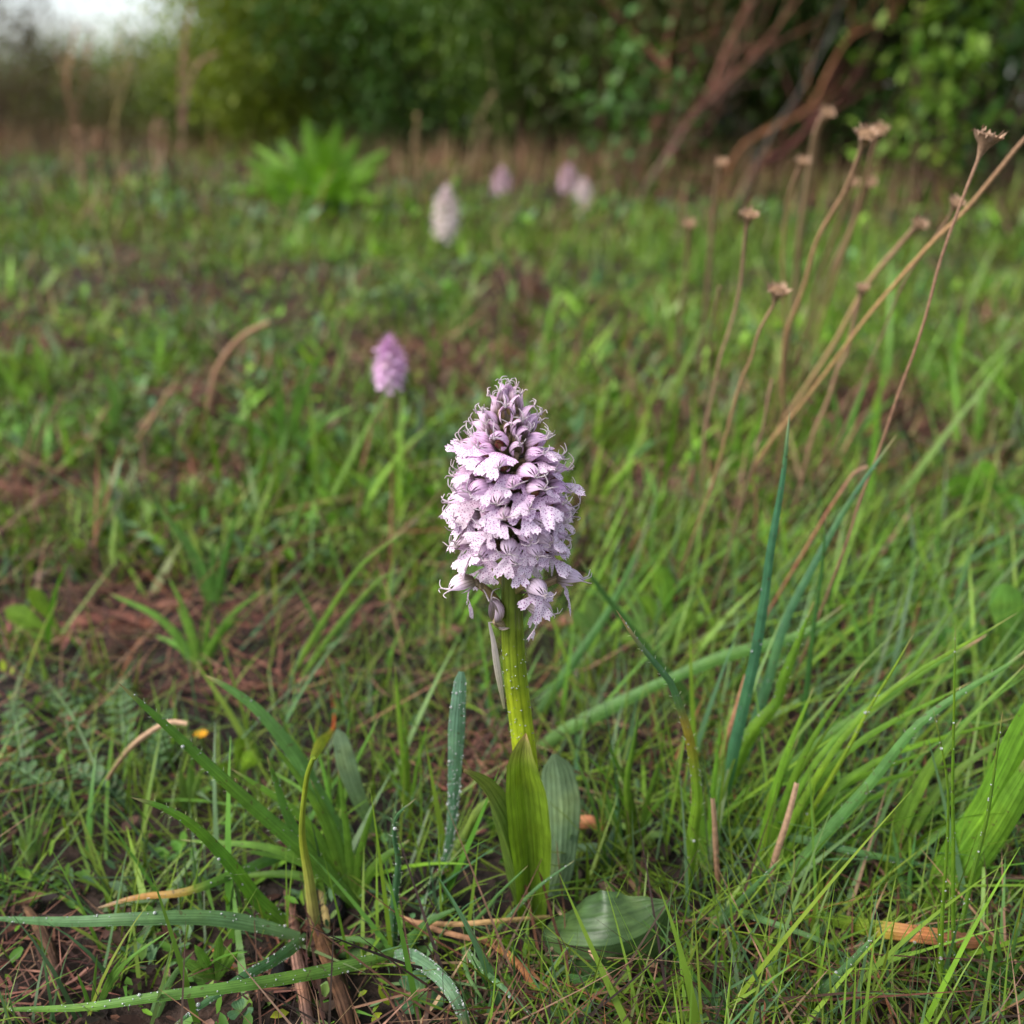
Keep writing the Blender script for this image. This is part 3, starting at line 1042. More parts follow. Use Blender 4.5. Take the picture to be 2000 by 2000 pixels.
# ------------------------------------------------------------------ orchids farther back
def far_orchid(px, ptop, pspike, pbase, Y, wpx, tone, label, group=None, leaves=True):
    b0 = at(px, pbase, Y)
    b0[2] = float(gz(b0[0], Y)) - .002
    o = empty("orchid", b0, label, "orchid", group)
    top, low = at(px, ptop, Y), at(px, pspike, Y)
    hgt = top[2] - low[2]
    rad = wpx / 2 / FPX * np.linalg.norm(top - CAM)
    b = MB()
    tube(b, [np.zeros(3), (low - b0) * np.array([1, 1, .6]), top - b0], [.0028, .0026, .001], [(0, (.12, .18, .02)), (1, (.2, .2, .06))], n=8, m=7)
    b.build("stem", M_STEM, o)
    nfl = 46
    k0 = (rad * .52) / .008
    for k in range(nfl):
        t = (k + .5) / nfl
        z = low[2] + hgt * (.04 + .9 * t) - b0[2]
        x0 = np.interp(t, [0, 1], [low[0], top[0]]) - b0[0]
        az = k * golden
        r = rad * .5 * np.interp(t, [0, .2, .6, 1], [.8, 1, .8, .12]) * R.uniform(.7, 1.2)
        od = np.array([math.cos(az), math.sin(az), 0])
        el = np.interp(t, [0, .6, 1], [0, .3, 1.3])
        M = frame_matrix(np.array([x0, 0, z]) + od * r, od * math.cos(el) + EZ * math.sin(el), EZ if el < 1.2 else -od) @ Matrix.Diagonal((k0, k0, k0, 1))
        f = part(tone[1 + k % 2], "flower", o, M)
        if t < .85:
            part(tone[3 + k % 3], "lip", f, Matrix.Translation((.0012, 0, -.0022)))
    if leaves:
        b = MB()
        for a in (0.4, 2.2, 3.9, 5.2):
            d = np.array([math.cos(a), math.sin(a), 0])
            ribbon(b, [np.zeros(3), d * .012 + EZ * .012, d * .03 + EZ * .02], .010, (.11, .19, .04), np.array([d[1], -d[0], 0]) * 0 + EZ, n=8, m=5, prof=lambda s: np.interp(s, [0, .5, 1], [.5, 1, .05]))
        b.build("leaf", M_ORCHLEAF, o)
    return o


def tones(h1, h2, l1, l2):
    out_ = [None]
    for v in (1, 3):
        b = MB(); hood_mesh(b, FL, v, FR0, openness=.4, green=.1, pale=0); out_.append((b, "hood"))
    for v in (1, 4, 6):
        b = MB(); lip_mesh(b, .0079, v, FR0, pale=0); out_.append((b, "lip"))
    res = [None]
    for b, nme in out_[1:]:
        b.c = [np.tile(np.array(h1 if nme == "hood" else l1), (len(c), 1)) * NR.uniform(.85, 1.1, (len(c), 1)) for c in b.c]
        res.append(b.mesh(nme, M_HOOD))
    return res


T_PUR = tones((.80, .42, .74), 0, (.86, .55, .81), 0)
T_PAL = tones((.86, .70, .70), 0, (.90, .77, .75), 0)
T_PNK = tones((.74, .50, .60), 0, (.78, .56, .64), 0)
far_orchid(760, 664, 752, 872, .55, 74, T_PUR, "vivid purple orchid, blurred, left of the sharp pale orchid")
far_orchid(872, 368, 464, 500, 1.45, 62, T_PAL, "whitish pink blurred orchid, largest of the distant ones before the dark bushes")
far_orchid(981, 332, 377, 420, 2.05, 42, T_PNK, "small round pink orchid alone between two paler distant ones, before the dark bushes")
far_orchid(1110, 328, 372, 430, 2.05, 42, T_PNK, "left and taller one of the touching pair of distant pink orchids")
far_orchid(1139, 352, 396, 435, 1.95, 40, T_PAL, "right and lower one of the touching pair of distant pink orchids")

# ------------------------------------------------------------------ single blades that can be picked out
K = 2000 / 1932


def pts_of(spec, mode, lean, hmax, px2000=True):
    """spec: pixels from base to tip. 'up' stands over the base, 'lie' stays at a small height above the ground"""
    b = G(*spec[0]) if mode != 'out' else at(spec[0][0], spec[0][1], lean)
    P = []
    L = np.concatenate([[0], np.cumsum([math.hypot(spec[i + 1][0] - spec[i][0], spec[i + 1][1] - spec[i][1]) for i in range(len(spec) - 1)])])
    L /= L[-1]
    for (a, c), s in zip(spec, L):
        if mode == 'lie':
            p = G(a, c, .001 + hmax * math.sin(math.pi * min(1, .08 + s * .8)))
        else:
            p = at(a, c, b[1] + lean * s)
            g = float(gz(p[0], p[1]))
            if p[2] < g + .0008 and s > 0:
                p = G(a, c, .0015)
        P.append(p)
    return P


def blade(spec, wpx, cols, label, mode='up', lean=0.0, hmax=.01, fold=.35, twist=0.0, dew=0, name="grass_shoot", cat="grass", mat=None, group=None, prof=None, n=24, parent=None, origin=None, hairs=0):
    P = pts_of(spec, mode, lean, hmax)
    mid = P[len(P) // 2]
    wm = wpx * 1.15 / FPX * np.linalg.norm(mid - CAM)
    b = MB()
    org = P[0] if origin is None else origin
    view = nrm(mid - CAM)
    c, side, nor, pf = ribbon(b, [p - org for p in P], wm, cols, view, n=n, m=5, fold=fold, twist=twist, prof=prof)
    for k in range(hairs):
        i = R.randrange(2, n - 2); s_ = R.choice([-1, 1])
        e_ = c[i] + side[i] * s_ * wm / 2 * pf[i]
        tube(b, [e_, e_ + side[i] * s_ * R.uniform(.0004, .0008) + (c[i + 1] - c[i]) * .15], [.00005, .00002], (.5, .55, .4), n=2, m=3, caps=False)
    o = b.build(name, mat or M_LEAF, parent, origin=(0, 0, 0) if parent is not None else org)
    if parent is None:
        tag(o, label, cat, group)
    if dew:
        b = MB()
        for k in range(int(dew * 1.8)):
            i = R.randrange(2, n - 1)
            q = R.uniform(-.95, .95) if R.random() < .45 else R.choice([-1, 1]) * R.uniform(.75, 1.0)
            f = R.random()
            p = c[i] * f + c[i - 1] * (1 - f) + side[i] * q * wm / 2 * pf[i]
            vn = nor[i] if np.dot(nor[i], -view) > 0 else -nor[i]
            r = .00009 + .00016 * R.random() ** 1.5 + (.00034 * R.random() if R.random() < .08 else 0)
            drop(b, p + vn * (abs(q) ** 1.1 * fold * wm / 2 * pf[i] * np.sign(np.dot(vn, nor[i])) + r * .5), r)
        dd = b.build("dew", M_DEW, o)
        dd["kind"] = "stuff"
    return o


gr = lambda c: [(0, tuple(np.array(c) * 1.1 + np.array([.03, .03, .01]))), (.3, c), (.92, c), (1, (.30, .22, .12))]
BL = [
    # spec base -> tip, width px, colours, label, options
    ([(700, 1772), (600, 1668), (471, 1554), (362, 1452), (300, 1395), (228, 1331)], 31, gr(GRN), "long straight green blade slanting up left with its tip over the pinnate leaves", dict(lean=-.01, dew=10, hairs=50)),
    ([(582, 1826), (507, 1762), (453, 1691), (380, 1615), (320, 1578), (255, 1557)], 29, gr((.08, .19, .02)), "bright green blade arching left above the flat bluish one", dict(lean=-.012, dew=8, hairs=50)),
    ([(585, 1830), (500, 1806), (399, 1792), (254, 1795), (120, 1800), (-40, 1792)], 26, gr((.08, .165, .06)), "flat bluish green blade reaching the left edge low over the litter", dict(mode='lie', hmax=.022, dew=26)),
    ([(612, 1650), (543, 1673), (453, 1709), (362, 1742), (270, 1752), (188, 1774)], 20, [(0, TEAL), (.55, GRN), (.62, (.30, .2, .04)), (.8, (.4, .2, .06)), (1, (.45, .32, .2))], "green blade whose outer half has dried orange, pointing left", dict(mode='lie', hmax=.018, dew=14)),
    ([(775, 1862), (640, 1895), (471, 1925), (290, 1949), (150, 1968), (-30, 1972)], 22, gr((.09, .19, .03)), "long dewy blade along the bottom left, nearest the lower edge", dict(mode='lie', hmax=.02, dew=40)),
    ([(600, 1826), (545, 1870), (480, 1905), (420, 1945), (330, 2010)], 22, gr(TEAL), "dewy bluish blade running down left beneath the dead stalk to the bottom edge", dict(mode='lie', hmax=.016, dew=40)),
    ([(690, 1766), (616, 1680), (565, 1600), (540, 1530), (521, 1476)], 24, gr((.075, .17, .03)), "short green blade with a thin brown tip crossing the yellow stalk", dict(lean=-.004, dew=8, hairs=30)),
    ([(710, 1700), (655, 1620), (580, 1481), (507, 1390), (440, 1340), (399, 1318)], 36, gr((.08, .18, .04)), "wide blurred green blade behind the long slanting one at left", dict(lean=.01, dew=8)),
    ([(744, 1640), (710, 1581), (680, 1503), (668, 1455), (658, 1424)], 33, [(0, GRN), (.5, (.16, .24, .12)), (1, (.22, .30, .18))], "pale blunt grey green blade standing left of the dewy upright one", dict(lean=.004, fold=.1, prof=lambda s: np.interp(s, [0, .3, .7, .93, 1], [.35, .7, 1, .7, .1]))),
    ([(858, 1720), (874, 1664), (884, 1586), (889, 1493), (893, 1400), (901, 1312)], 28, [(0, TEAL), (.5, (.10, .21, .13)), (1, (.14, .25, .17))], "upright bluish blade covered in dewdrops left of the orchid's stem", dict(lean=-.002, dew=130, prof=lambda s: np.interp(s, [0, .3, .75, .95, 1], [.45, .6, 1, .75, .3]))),
    ([(770, 1866), (768, 1780), (776, 1685), (769, 1640), (773, 1594), (814, 1558)], 17, gr((.05, .12, .05)), "curling dark green blade with a hooked tip left of the orchid's base", dict(lean=-.004, dew=14, fold=.9, twist=.6, hairs=60)),
    ([(1030, 1426), (1099, 1322), (1172, 1219), (1200, 1172), (1224, 1122), (1253, 1054)], 21, gr((.06, .15, .035)), "straight green blade slanting up right from behind the orchid's stem", dict(mode='up', lean=.02)),
    ([(1040, 1475), (1100, 1429), (1245, 1356), (1307, 1327), (1410, 1284), (1493, 1261), (1572, 1237), (1651, 1179)], 25, gr((.075, .175, .035)), "long broad blade rising gently right from behind the orchid's stem", dict(mode='up', lean=.0, dew=8, prof=lambda s: np.interp(s, [0, .25, .45, .6, .8, 1], [.8, 1, .65, .85, .8, .02]))),
    ([(1342, 1760), (1354, 1626), (1362, 1554), (1347, 1445), (1317, 1350), (1299, 1319), (1245, 1253), (1202, 1189)], 24, [(0, (.12, .2, .02)), (.4, BRI), (.6, (.25, .18, .03)), (.66, TEAL), (.85, (.06, .14, .06)), (1, (.4, .28, .16))], "hairy blade with a dried bend and tan tip leaning left, right of the orchid", dict(lean=-.004, dew=24, fold=.8, hairs=90)),
    ([(1395, 1640), (1425, 1500), (1459, 1350), (1474, 1284), (1492, 1175), (1506, 1067), (1528, 940), (1543, 800)], 25, [(0, GRN), (.25, (.055, .16, .075)), (.9, (.055, .16, .08)), (1, (.2, .25, .15))], "tall stiff blue green blade, highest of the grass at right", dict(lean=.004, dew=10, fold=.5, hairs=0)),
    ([(1430, 1560), (1470, 1430), (1503, 1320), (1535, 1212), (1590, 1103), (1662, 976), (1753, 846)], 20, gr((.05, .135, .055)), "long blue green blade leaning right behind the tall stiff one", dict(lean=.03, dew=6)),
    ([(1555, 1520), (1575, 1350), (1586, 1248), (1604, 1121), (1615, 994)], 12, gr((.045, .12, .03)), "thin dark upright blade just right of the tall blue green pair", dict(lean=.0)),
    ([(1398, 1600), (1423, 1525), (1463, 1438), (1517, 1372), (1525, 1338), (1561, 1248), (1590, 1175)], 27, gr((.11, .22, .02)), "hairy bright green blade with rolled tip in front of the blue green pair", dict(lean=.0, dew=18, fold=.6, hairs=90, prof=lambda s: np.interp(s, [0, .3, .45, .55, .75, 1], [.8, 1, .8, .6, .55, .02]))),
    ([(1512, 1720), (1546, 1648), (1608, 1546), (1662, 1452), (1700, 1380), (1746, 1305), (1786, 1235)], 10, gr((.16, .25, .02)), "thin yellow green stem slanting up right through the grass", dict(lean=.0, dew=16, fold=.8)),
    ([(1500, 1770), (1590, 1655), (1698, 1532), (1789, 1420), (1880, 1352), (1967, 1300), (2020, 1255)], 22, gr((.075, .18, .04)), "long green blade reaching the right edge from the tuft's foot", dict(lean=.01, dew=10, hairs=20)),
    ([(1440, 1600), (1517, 1525), (1590, 1459), (1680, 1394), (1807, 1309), (1870, 1275), (1930, 1238)], 21, [(0, GRN), (.9, (.08, .18, .02)), (.97, (.45, .22, .15)), (1, (.5, .3, .2))], "green blade with a pink tan tip slanting right above the others", dict(lean=.01, dew=6)),
    ([(1497, 1568), (1572, 1561), (1735, 1557), (1880, 1550), (1945, 1530), (2030, 1512)], 18, gr((.06, .15, .05)), "level dewy blade carrying large drops at right", dict(mode='up', lean=.0, dew=40, prof=lambda s: np.interp(s, [0, .1, .5, .8, 1], [.15, .8, 1, .85, .8]))),
    ([(1805, 1795), (1862, 1680), (1934, 1572), (2000, 1440), (2050, 1340)], 46, gr((.09, .20, .015)), "broadest bright green blade at the lower right edge", dict(lean=.0, fold=.6, prof=lambda s: np.interp(s, [0, .3, .8, 1], [.7, 1, 1, .7]))),
    ([(1830, 1800), (1880, 1716), (1940, 1630), (2020, 1490)], 36, gr((.10, .21, .02)), "second broad bright blade beside the broadest one at the right edge", dict(lean=-.006, fold=.6, prof=lambda s: np.interp(s, [0, .3, .8, 1], [.7, 1, 1, .7]))),
    ([(1595, 1788), (1691, 1811), (1760, 1820), (1825, 1829), (1900, 1838), (1965, 1838)], 24, [(0, (.08, .17, .02)), (.3, (.15, .22, .02)), (.36, (.28, .2, .03)), (.45, (.42, .17, .07)), (.8, (.38, .16, .09)), (1, (.4, .18, .11))], "level blade green at its foot and dried salmon brown outward, lower right", dict(mode='lie', hmax=.016, dew=6, prof=lambda s: np.interp(s, [0, .3, .7, .93, 1], [.7, 1, .95, .6, .05]))),
    ([(1380, 1612), (1427, 1622), (1554, 1637), (1662, 1662), (1825, 1695), (1923, 1722)], 16, gr((.07, .16, .05)), "thin green blade crossing right behind the hairy one, sloping down", dict(mode='lie', hmax=.018, dew=14)),
    ([(1866, 1930), (1862, 1807), (1862, 1660), (1861, 1517), (1865, 1300), (1866, 1215)], 8, gr((.12, .23, .02)), "thin upright bright stem, straightest at the right", dict(lean=-.01, fold=.9, dew=10)),
    ([(1836, 1990), (1840, 1800), (1850, 1650), (1851, 1535), (1835, 1440), (1821, 1380)], 8, gr((.12, .22, .02)), "thin bright stem bending left beside the straightest upright one", dict(lean=-.01, fold=.9, dew=10)),
    ([(1858, 1900), (1898, 1717), (1925, 1610), (1938, 1535), (1950, 1450), (1959, 1385)], 9, gr((.11, .21, .025)), "thin bright stem bending right beside the straightest upright one", dict(lean=-.008, fold=.9, dew=10)),
    ([(1552, 1992), (1600, 1940), (1660, 1880), (1718, 1816)], 15, gr((.08, .16, .06)), "short straight grey green blade at the bottom, slanting up right", dict(lean=-.006, dew=8)),
    ([(1370, 1838), (1434, 1771), (1480, 1725), (1526, 1676)], 13, gr((.075, .16, .05)), "short green blade leaning over the dead straw by the hairy tuft's foot", dict(lean=-.006, dew=4)),
    ([(1410, 1768), (1500, 1800), (1590, 1832), (1640, 1860), (1690, 1885)], 13, gr((.08, .17, .06)), "flat green blade pointing down right over the straw", dict(mode='lie', hmax=.014, dew=6)),
    ([(960, 1828), (986, 1800), (1048, 1735), (1123, 1680)], 9, gr((.09, .18, .07)), "thin green blade crossing in front of the orchid's foot", dict(lean=-.006, dew=8)),
    ([(1280, 1800), (1219, 1751), (1185, 1722), (1153, 1697)], 7, [(0, BRN), (.4, BRN), (.5, GRN), (1, (.09, .18, .07))], "thin blade brown below and green above over the orchid's ground leaf", dict(lean=-.004)),
    ([(1234, 1660), (1228, 1590), (1225, 1524), (1238, 1450), (1248, 1392)], 16, [(0, (.14, .22, .02)), (.7, (.10, .20, .02)), (1, (.08, .16, .03))], "short upright bright blade right of the orchid's pale leaf", dict(lean=.0, fold=.9)),
    ([(1062, 1665), (1110, 1658), (1157, 1655), (1200, 1656), (1252, 1662)], 14, gr((.11, .19, .10)), "level grey green blade beside the orchid's sheath", dict(lean=.0, fold=.2, prof=lambda s: np.interp(s, [0, .5, 1], [.4, 1, .3]))),
    ([(760, 1872), (800, 1868), (847, 1897), (875, 1928), (893, 1959), (915, 2010)], 25, gr((.10, .19, .11)), "broad dewy grey green blade arching down to the bottom edge above the clover", dict(mode='lie', hmax=.014, dew=90, prof=lambda s: np.interp(s, [0, .3, .7, 1], [.9, 1, .85, .6]))),
    ([(905, 1850), (940, 1892), (986, 1932), (1040, 1985), (1070, 2020)], 13, gr((.08, .17, .07)), "green blade running down right in front of the orchid to the bottom edge", dict(mode='lie', hmax=.014, dew=16)),
    ([(905, 1850), (920, 1810), (955, 1770), (975, 1745), (1032, 1690)], 8, gr((.08, .17, .05)), "thin green blade rising right from the crossing blades before the orchid", dict(lean=-.004)),
    ([(912, 1856), (905, 1800), (870, 1740), (850, 1700)], 9, gr((.075, .16, .05)), "thin green blade rising left from the crossing blades before the orchid", dict(lean=-.006)),
    ([(905, 1850), (912, 1900), (935, 1940), (955, 1968)], 10, gr((.09, .18, .06)), "short pale tipped blade pointing down before the orchid", dict(mode='lie', hmax=.01)),
    ([(880, 1690), (905, 1640), (935, 1585), (960, 1560)], 18, gr((.16, .24, .04)), "pale yellow green shoot leaning against the orchid's left leaf", dict(lean=.006, fold=.9, prof=lambda s: np.interp(s, [0, .7, 1], [.8, 1, .6]))),
    ([(1210, 1640), (1195, 1600), (1180, 1575), (1160, 1555)], 20, gr((.08, .17, .03)), "short broad green blade leaning left behind the upright bright one", dict(lean=.006)),
    ([(558, 1338), (640, 1200), (700, 1112), (740, 1075), (800, 1030)], 13, gr((.13, .24, .03)), "long thin bright stem slanting up right, blurred, left of the orchid", dict(lean=.0)),
    ([(580, 1340), (640, 1250), (700, 1175), (745, 1130), (790, 1110)], 13, gr((.11, .21, .03)), "lower bright thin stem slanting up right beside its longer neighbour", dict(lean=.0)),
    ([(1400, 1420), (1290, 1300), (1180, 1160), (1130, 1090)], 22, gr((.06, .14, .035)), "dark green blurred blade slanting down right behind the crossing blade", dict(lean=-.01)),
    ([(1000, 1500), (1100, 1500), (1190, 1480)], 0.1, gr(GRN), None, {}),
]
for spec, wpx, cols, label, kw in BL:
    if label:
        blade(spec, wpx, cols, label, **kw)

# the yellow stalk with a red tip and the dead brown stalk below it
b = MB()
P = pts_of([(618, 1830), (604, 1720), (590, 1626), (598, 1525), (612, 1480)], 'up', -.002, 0)
o_y = empty("grass_stalk", P[0], "yellowing grass stalk with an orange red dried tip standing in the foreground left", "grass stalk")
tube(b, [p - P[0] for p in P], [.0017, .0015, .0010, .0007, .0006], [(0, (.42, .34, .14)), (.2, (.34, .30, .08)), (.5, (.24, .28, .03)), (1, (.18, .25, .02))], n=20, m=8)
b.build("stem", M_STEM, o_y)
blade([(612, 1480), (628, 1450), (650, 1425), (652, 1390), (645, 1350), (628, 1305)], 15, [(0, (.2, .26, .02)), (.4, (.24, .27, .02)), (.52, (.3, .2, .03)), (.58, (.5, .08, .02)), (.8, (.4, .09, .03)), (1, (.25, .1, .05))], None, mode='out', lean=P[-1][1], parent=o_y, origin=P[0], name="leaf", prof=lambda s: np.interp(s, [0, .3, .5, .6, 1], [.5, 1, .5, .3, .1]))
blade([(640, 1815), (628, 1740), (612, 1660), (603, 1600)], 12, [(0, (.4, .3, .12)), (1, (.3, .25, .08))], None, mode='out', lean=P[0][1], parent=o_y, origin=P[0], name="leaf")

# ------------------------------------------------------------------ dead plant matter that can be picked out
DP = [
    ([(612, 1800), (640, 1870), (665, 1940), (688, 2030)], 27, [(0, (.12, .06, .03)), (1, (.05, .025, .015))], "thick dark brown fibrous dead stalk broken off in the foreground left", "dead_stalk", "dead stalk", 'tube', .004, .012),
    ([(560, 1740), (572, 1800), (580, 1870), (600, 1980), (606, 2020)], 22, [(0, (.12, .07, .05)), (.5, (.24, .13, .10)), (1, (.18, .10, .075))], "pinkish bare stick lying under the yellow stalk at left", "stick", "stick", 'tube', .003, .006),
    ([(206, 1572), (210, 1525), (238, 1480), (272, 1445), (325, 1412), (365, 1413)], 9, [(0, (.22, .13, .07)), (1, (.5, .32, .2))], "tan dried stem arching right above the pinnate leaves at left", "dried_stalk", "dried stalk", 'up', .0, 0),
    ([(50, 1770), (85, 1830), (105, 1890), (125, 1945)], 18, [(0, (.16, .09, .055)), (1, (.07, .035, .025))], "brown split straw lying at the bottom left", "straw", "straw", 'tube', .003, .01),
    ([(395, 1835), (440, 1875), (480, 1900), (530, 1912)], 9, [(0, (.5, .22, .09)), (1, (.36, .12, .05))], "thin orange dried stem in front of the bottom left rosette", "dried_stalk", "dried stalk", 'up', -.004, 0),
    ([(937, 1832), (986, 1860), (1024, 1900), (1052, 1942)], 12, [(0, (.45, .2, .08)), (1, (.36, .14, .05))], "orange dried leaf strip curving down before the orchid's foot", "dead_leaf", "dead leaf", 'lie', .006, 0),
    ([(1062, 1637), (1085, 1622), (1111, 1610), (1151, 1605), (1182, 1622)], 21, [(0, (.5, .22, .10)), (.7, (.42, .17, .08)), (1, (.25, .09, .04))], "curled orange brown dead leaf right of the orchid's sheath", "dead_leaf", "dead leaf", 'up', -.002, 0),
    ([(1076, 1762), (1108, 1800), (1142, 1844), (1175, 1888), (1211, 1936)], 7, [(0, (.5, .33, .22)), (1, (.36, .2, .12))], "pale thin needle crossing the orchid's broad ground leaf", "needle", "needle", 'lie', .010, 0),
    ([(1200, 1673), (1225, 1712), (1262, 1762)], 8, [(0, (.3, .17, .11)), (1, (.24, .12, .08))], "brown needle slanting down right beyond the orchid's ground leaf", "needle", "needle", 'up', .0, 0),
    ([(1397, 1550), (1410, 1480), (1435, 1400), (1458, 1320)], 11, [(0, (.30, .13, .07)), (1, (.36, .18, .1))], "upright brown split straw beside the tall blue green blade", "straw", "straw", 'up', .0, 0),
    ([(1495, 1770), (1510, 1690), (1535, 1610), (1550, 1555), (1556, 1530)], 10, [(0, (.3, .17, .1)), (1, (.48, .3, .19))], "tan straw with a ragged head leaning right in the grass", "straw", "straw", 'up', .0, 0),
    ([(1650, 945), (1662, 940), (1689, 915)], 9, [(0, (.3, .1, .06)), (1, (.36, .16, .1))], None, "", "", 'up', 0, 0),
    ([(1406, 1765), (1400, 1690), (1395, 1600), (1392, 1560)], 9, [(0, (.28, .14, .08)), (1, (.4, .25, .15))], "brown straw standing at the foot of the hairy bright blade", "straw", "straw", 'up', -.004, 0),
    ([(1630, 1480), (1700, 1485), (1760, 1470), (1900, 1448)], 10, [(0, (.32, .17, .1)), (1, (.28, .14, .09))], "thin reddish straw arching level through the right grass", "straw", "straw", 'up', .004, 0),
    ([(1200, 1410), (1240, 1425), (1290, 1440)], 12, [(0, (.40, .24, .17)), (1, (.3, .17, .12))], "short pinkish stick lying under the long broad blade", "stick", "stick", 'tube', .002, .004),
    ([(800, 1800), (880, 1805), (960, 1800), (1080, 1790)], 8, [(0, (.36, .18, .1)), (.7, (.4, .26, .1)), (1, (.38, .28, .1))], "bent yellowish straw lying across the orchid's foot", "straw", "straw", 'lie', .012, 0),
    ([(780, 1790), (850, 1815), (930, 1835), (1000, 1842)], 8, [(0, (.4, .22, .12)), (1, (.3, .14, .07))], "reddish straw lying left of the orchid's foot", "straw", "straw", 'lie', .008, 0),
    ([(395, 850), (410, 780), (425, 720), (470, 660), (525, 630)], 10, [(0, (.30, .17, .1)), (1, (.34, .19, .11))], "curved tan dry stem blurred in the meadow at left", "dried_stalk", "dried stalk", 'up', .0, 0),
]
for spec, wpx, cols, label, name, cat, mode, a1, a2 in DP:
    if not label:
        continue
    if mode == 'tube':
        P = [G(x, y, a1 + a2 * math.sin(math.pi * i / (len(spec) - 1)) * .3) for i, (x, y) in enumerate(spec)]
        r = wpx / 2 / FPX * np.linalg.norm(P[0] - CAM)
        b = MB()
        tube(b, [p - P[0] for p in P], [r * .55, r, r * .95, r * .8], cols, n=22, m=10, ridge=.10, rough=.25, seed=len(label))
        tag(b.build(name, M_BARK, None, origin=P[0]), label, cat)
    else:
        blade(spec, wpx, cols, label, mode=mode, lean=a1 if mode == 'up' else 0, hmax=a1, fold=.8, name=name, cat=cat, mat=M_DRY, prof=lambda s: .75 + .25 * np.sin(np.pi * s))


# bark chips, clods and char on the soil
def chip(px, py, lpx, wpx, ang, col, label, name="bark_chip", cat="bark chip", hfac=.35, seed=0):
    p = G(px, py)
    sc = np.linalg.norm(p - CAM) / FPX
    L_, W_ = lpx * sc, wpx * sc * 1.6
    rr = np.random.default_rng(seed + int(px))
    b = MB()
    n, m_ = 19, 14
    V, C = [], []
    edge = 1 + rr.uniform(-.22, .22, m_)
    for i in range(n):
        s = -1 + 2 * i / (n - 1)
        for j in range(m_):
            a = 2 * math.pi * j / m_
            k = edge[j] * (1 - abs(s) ** 3 * .75) * (1 + rr.uniform(-.16, .16))
            V.append((s * L_ / 2 * (1 + .18 * (edge[j] - 1) * 4 * abs(s)), math.cos(a) * W_ / 2 * k, math.sin(a) * W_ * hfac * k + W_ * hfac * .1 + .25 * W_ * math.sin(3 * s + px)))
            C.append(np.array(col) * rr.uniform(.6, 1.3) * (.55 + .9 * (edge[j] - .78)))
    b.add(np.array(V), grid_faces(n, m_, True), np.array(C), np.array([(j / m_, i / n) for i in range(n) for j in range(m_)]))
    for i in (0, n - 1):
        b.add(np.vstack([np.array(V[i * m_:(i + 1) * m_]), np.mean(V[i * m_:(i + 1) * m_], 0)]), np.array([(j, (j + 1) % m_, m_) for j in range(m_)]), col)
    o = b.build(name, M_BARK, None, origin=(0, 0, 0), smooth=name != "charcoal_lump")
    o.location = p; o.rotation_euler = (0, R.uniform(-.1, .1), ang)
    return tag(o, label, cat)


CH = [
    (190, 1225, 240, 25, .05, (.22, .085, .06), "large pinkish bark slab lying level at the left"),
    (40, 985, 150, 40, .3, (.18, .08, .05), "big reddish brown bark piece at the left edge"),
    (90, 1130, 70, 18, .9, (.30, .2, .17), "grey pink splinter slanting up right above the bark slab"),
    (360, 800, 60, 16, -.9, (.30, .13, .09), "reddish splinter slanting beside the curved tan stem"),
    (895, 742, 90, 22, .5, (.50, .34, .22), "pale cream bark chip behind the orchid spike's tip"),
    (975, 700, 110, 30, .1, (.20, .08, .05), "dark red brown bark chip beyond the cream one"),
    (1255, 960, 80, 26, -.1, (.26, .11, .08), "reddish bark chip right of the orchid spike in the grass"),
    (370, 965, 90, 34, .1, (.24, .13, .07), "tan brown clod of dead leaves at mid left"),
    (70, 700, 90, 22, -.2, (.30, .13, .09), "rusty bark chip near the left edge, farthest back"),
    (300, 1180, 120, 22, -.1, (.20, .09, .06), "dark reddish bark strip right of the pinkish slab"),
    (150, 1420, 20, 30, 1.4, (.32, .14, .1), "small upright red splinter among the pinnate leaves"),
    (12, 1475, 30, 26, .6, (.45, .2, .08), "small orange leaf scrap at the left edge"),
    (440, 1345, 240, 13, .02, (.26, .12, .08), "long thin reddish twig lying level left of the orchid stem"),
    (1880, 1125, 110, 20, .1, (.3, .15, .1), "tan bark strip in the grass at the right edge"),
    (1690, 780, 50, 18, .6, (.32, .15, .1), "reddish bark chip deep in the right grass"),
    (1100, 1220, 90, 26, -.3, (.26, .12, .08), "reddish bark chip just right of the hanging lowest flower"),
    (860, 1250, 100, 24, .3, (.24, .11, .08), "reddish bark strip just left of the orchid's stem"),
    (700, 1080, 90, 22, 1.2, (.26, .14, .08), "tan brown dead leaf strip left of the spike's lower flowers"),
]
for k, (px, py, l, wd, a, c, lab) in enumerate(CH):
    chip(px, py, l, wd, a, c, lab, seed=k)
chip(1000, 1555, 0.1, 0.1, 0, BRN, "x") if False else None
chip(935, 1480, 130, 20, .95, (.012, .012, .014), "blackened charred stick leaning behind the orchid's leaf at left", name="charred_stick", cat="charred stick", hfac=.4)
chip(575, 1680, 110, 24, 1.45, (.018, .017, .02), "dark grey charred stick under the yellow stalk", name="charred_stick", cat="charred stick", hfac=.4)
chip(640, 1790, 60, 40, .3, (.012, .011, .012), "black charcoal lump right of the yellow stalk's foot", name="charcoal_lump", cat="charcoal", hfac=.4)
chip(555, 1925, 60, 44, .2, (.012, .010, .011), "black charcoal lump at the bottom between the stick and stalk", name="charcoal_lump", cat="charcoal", hfac=.4)

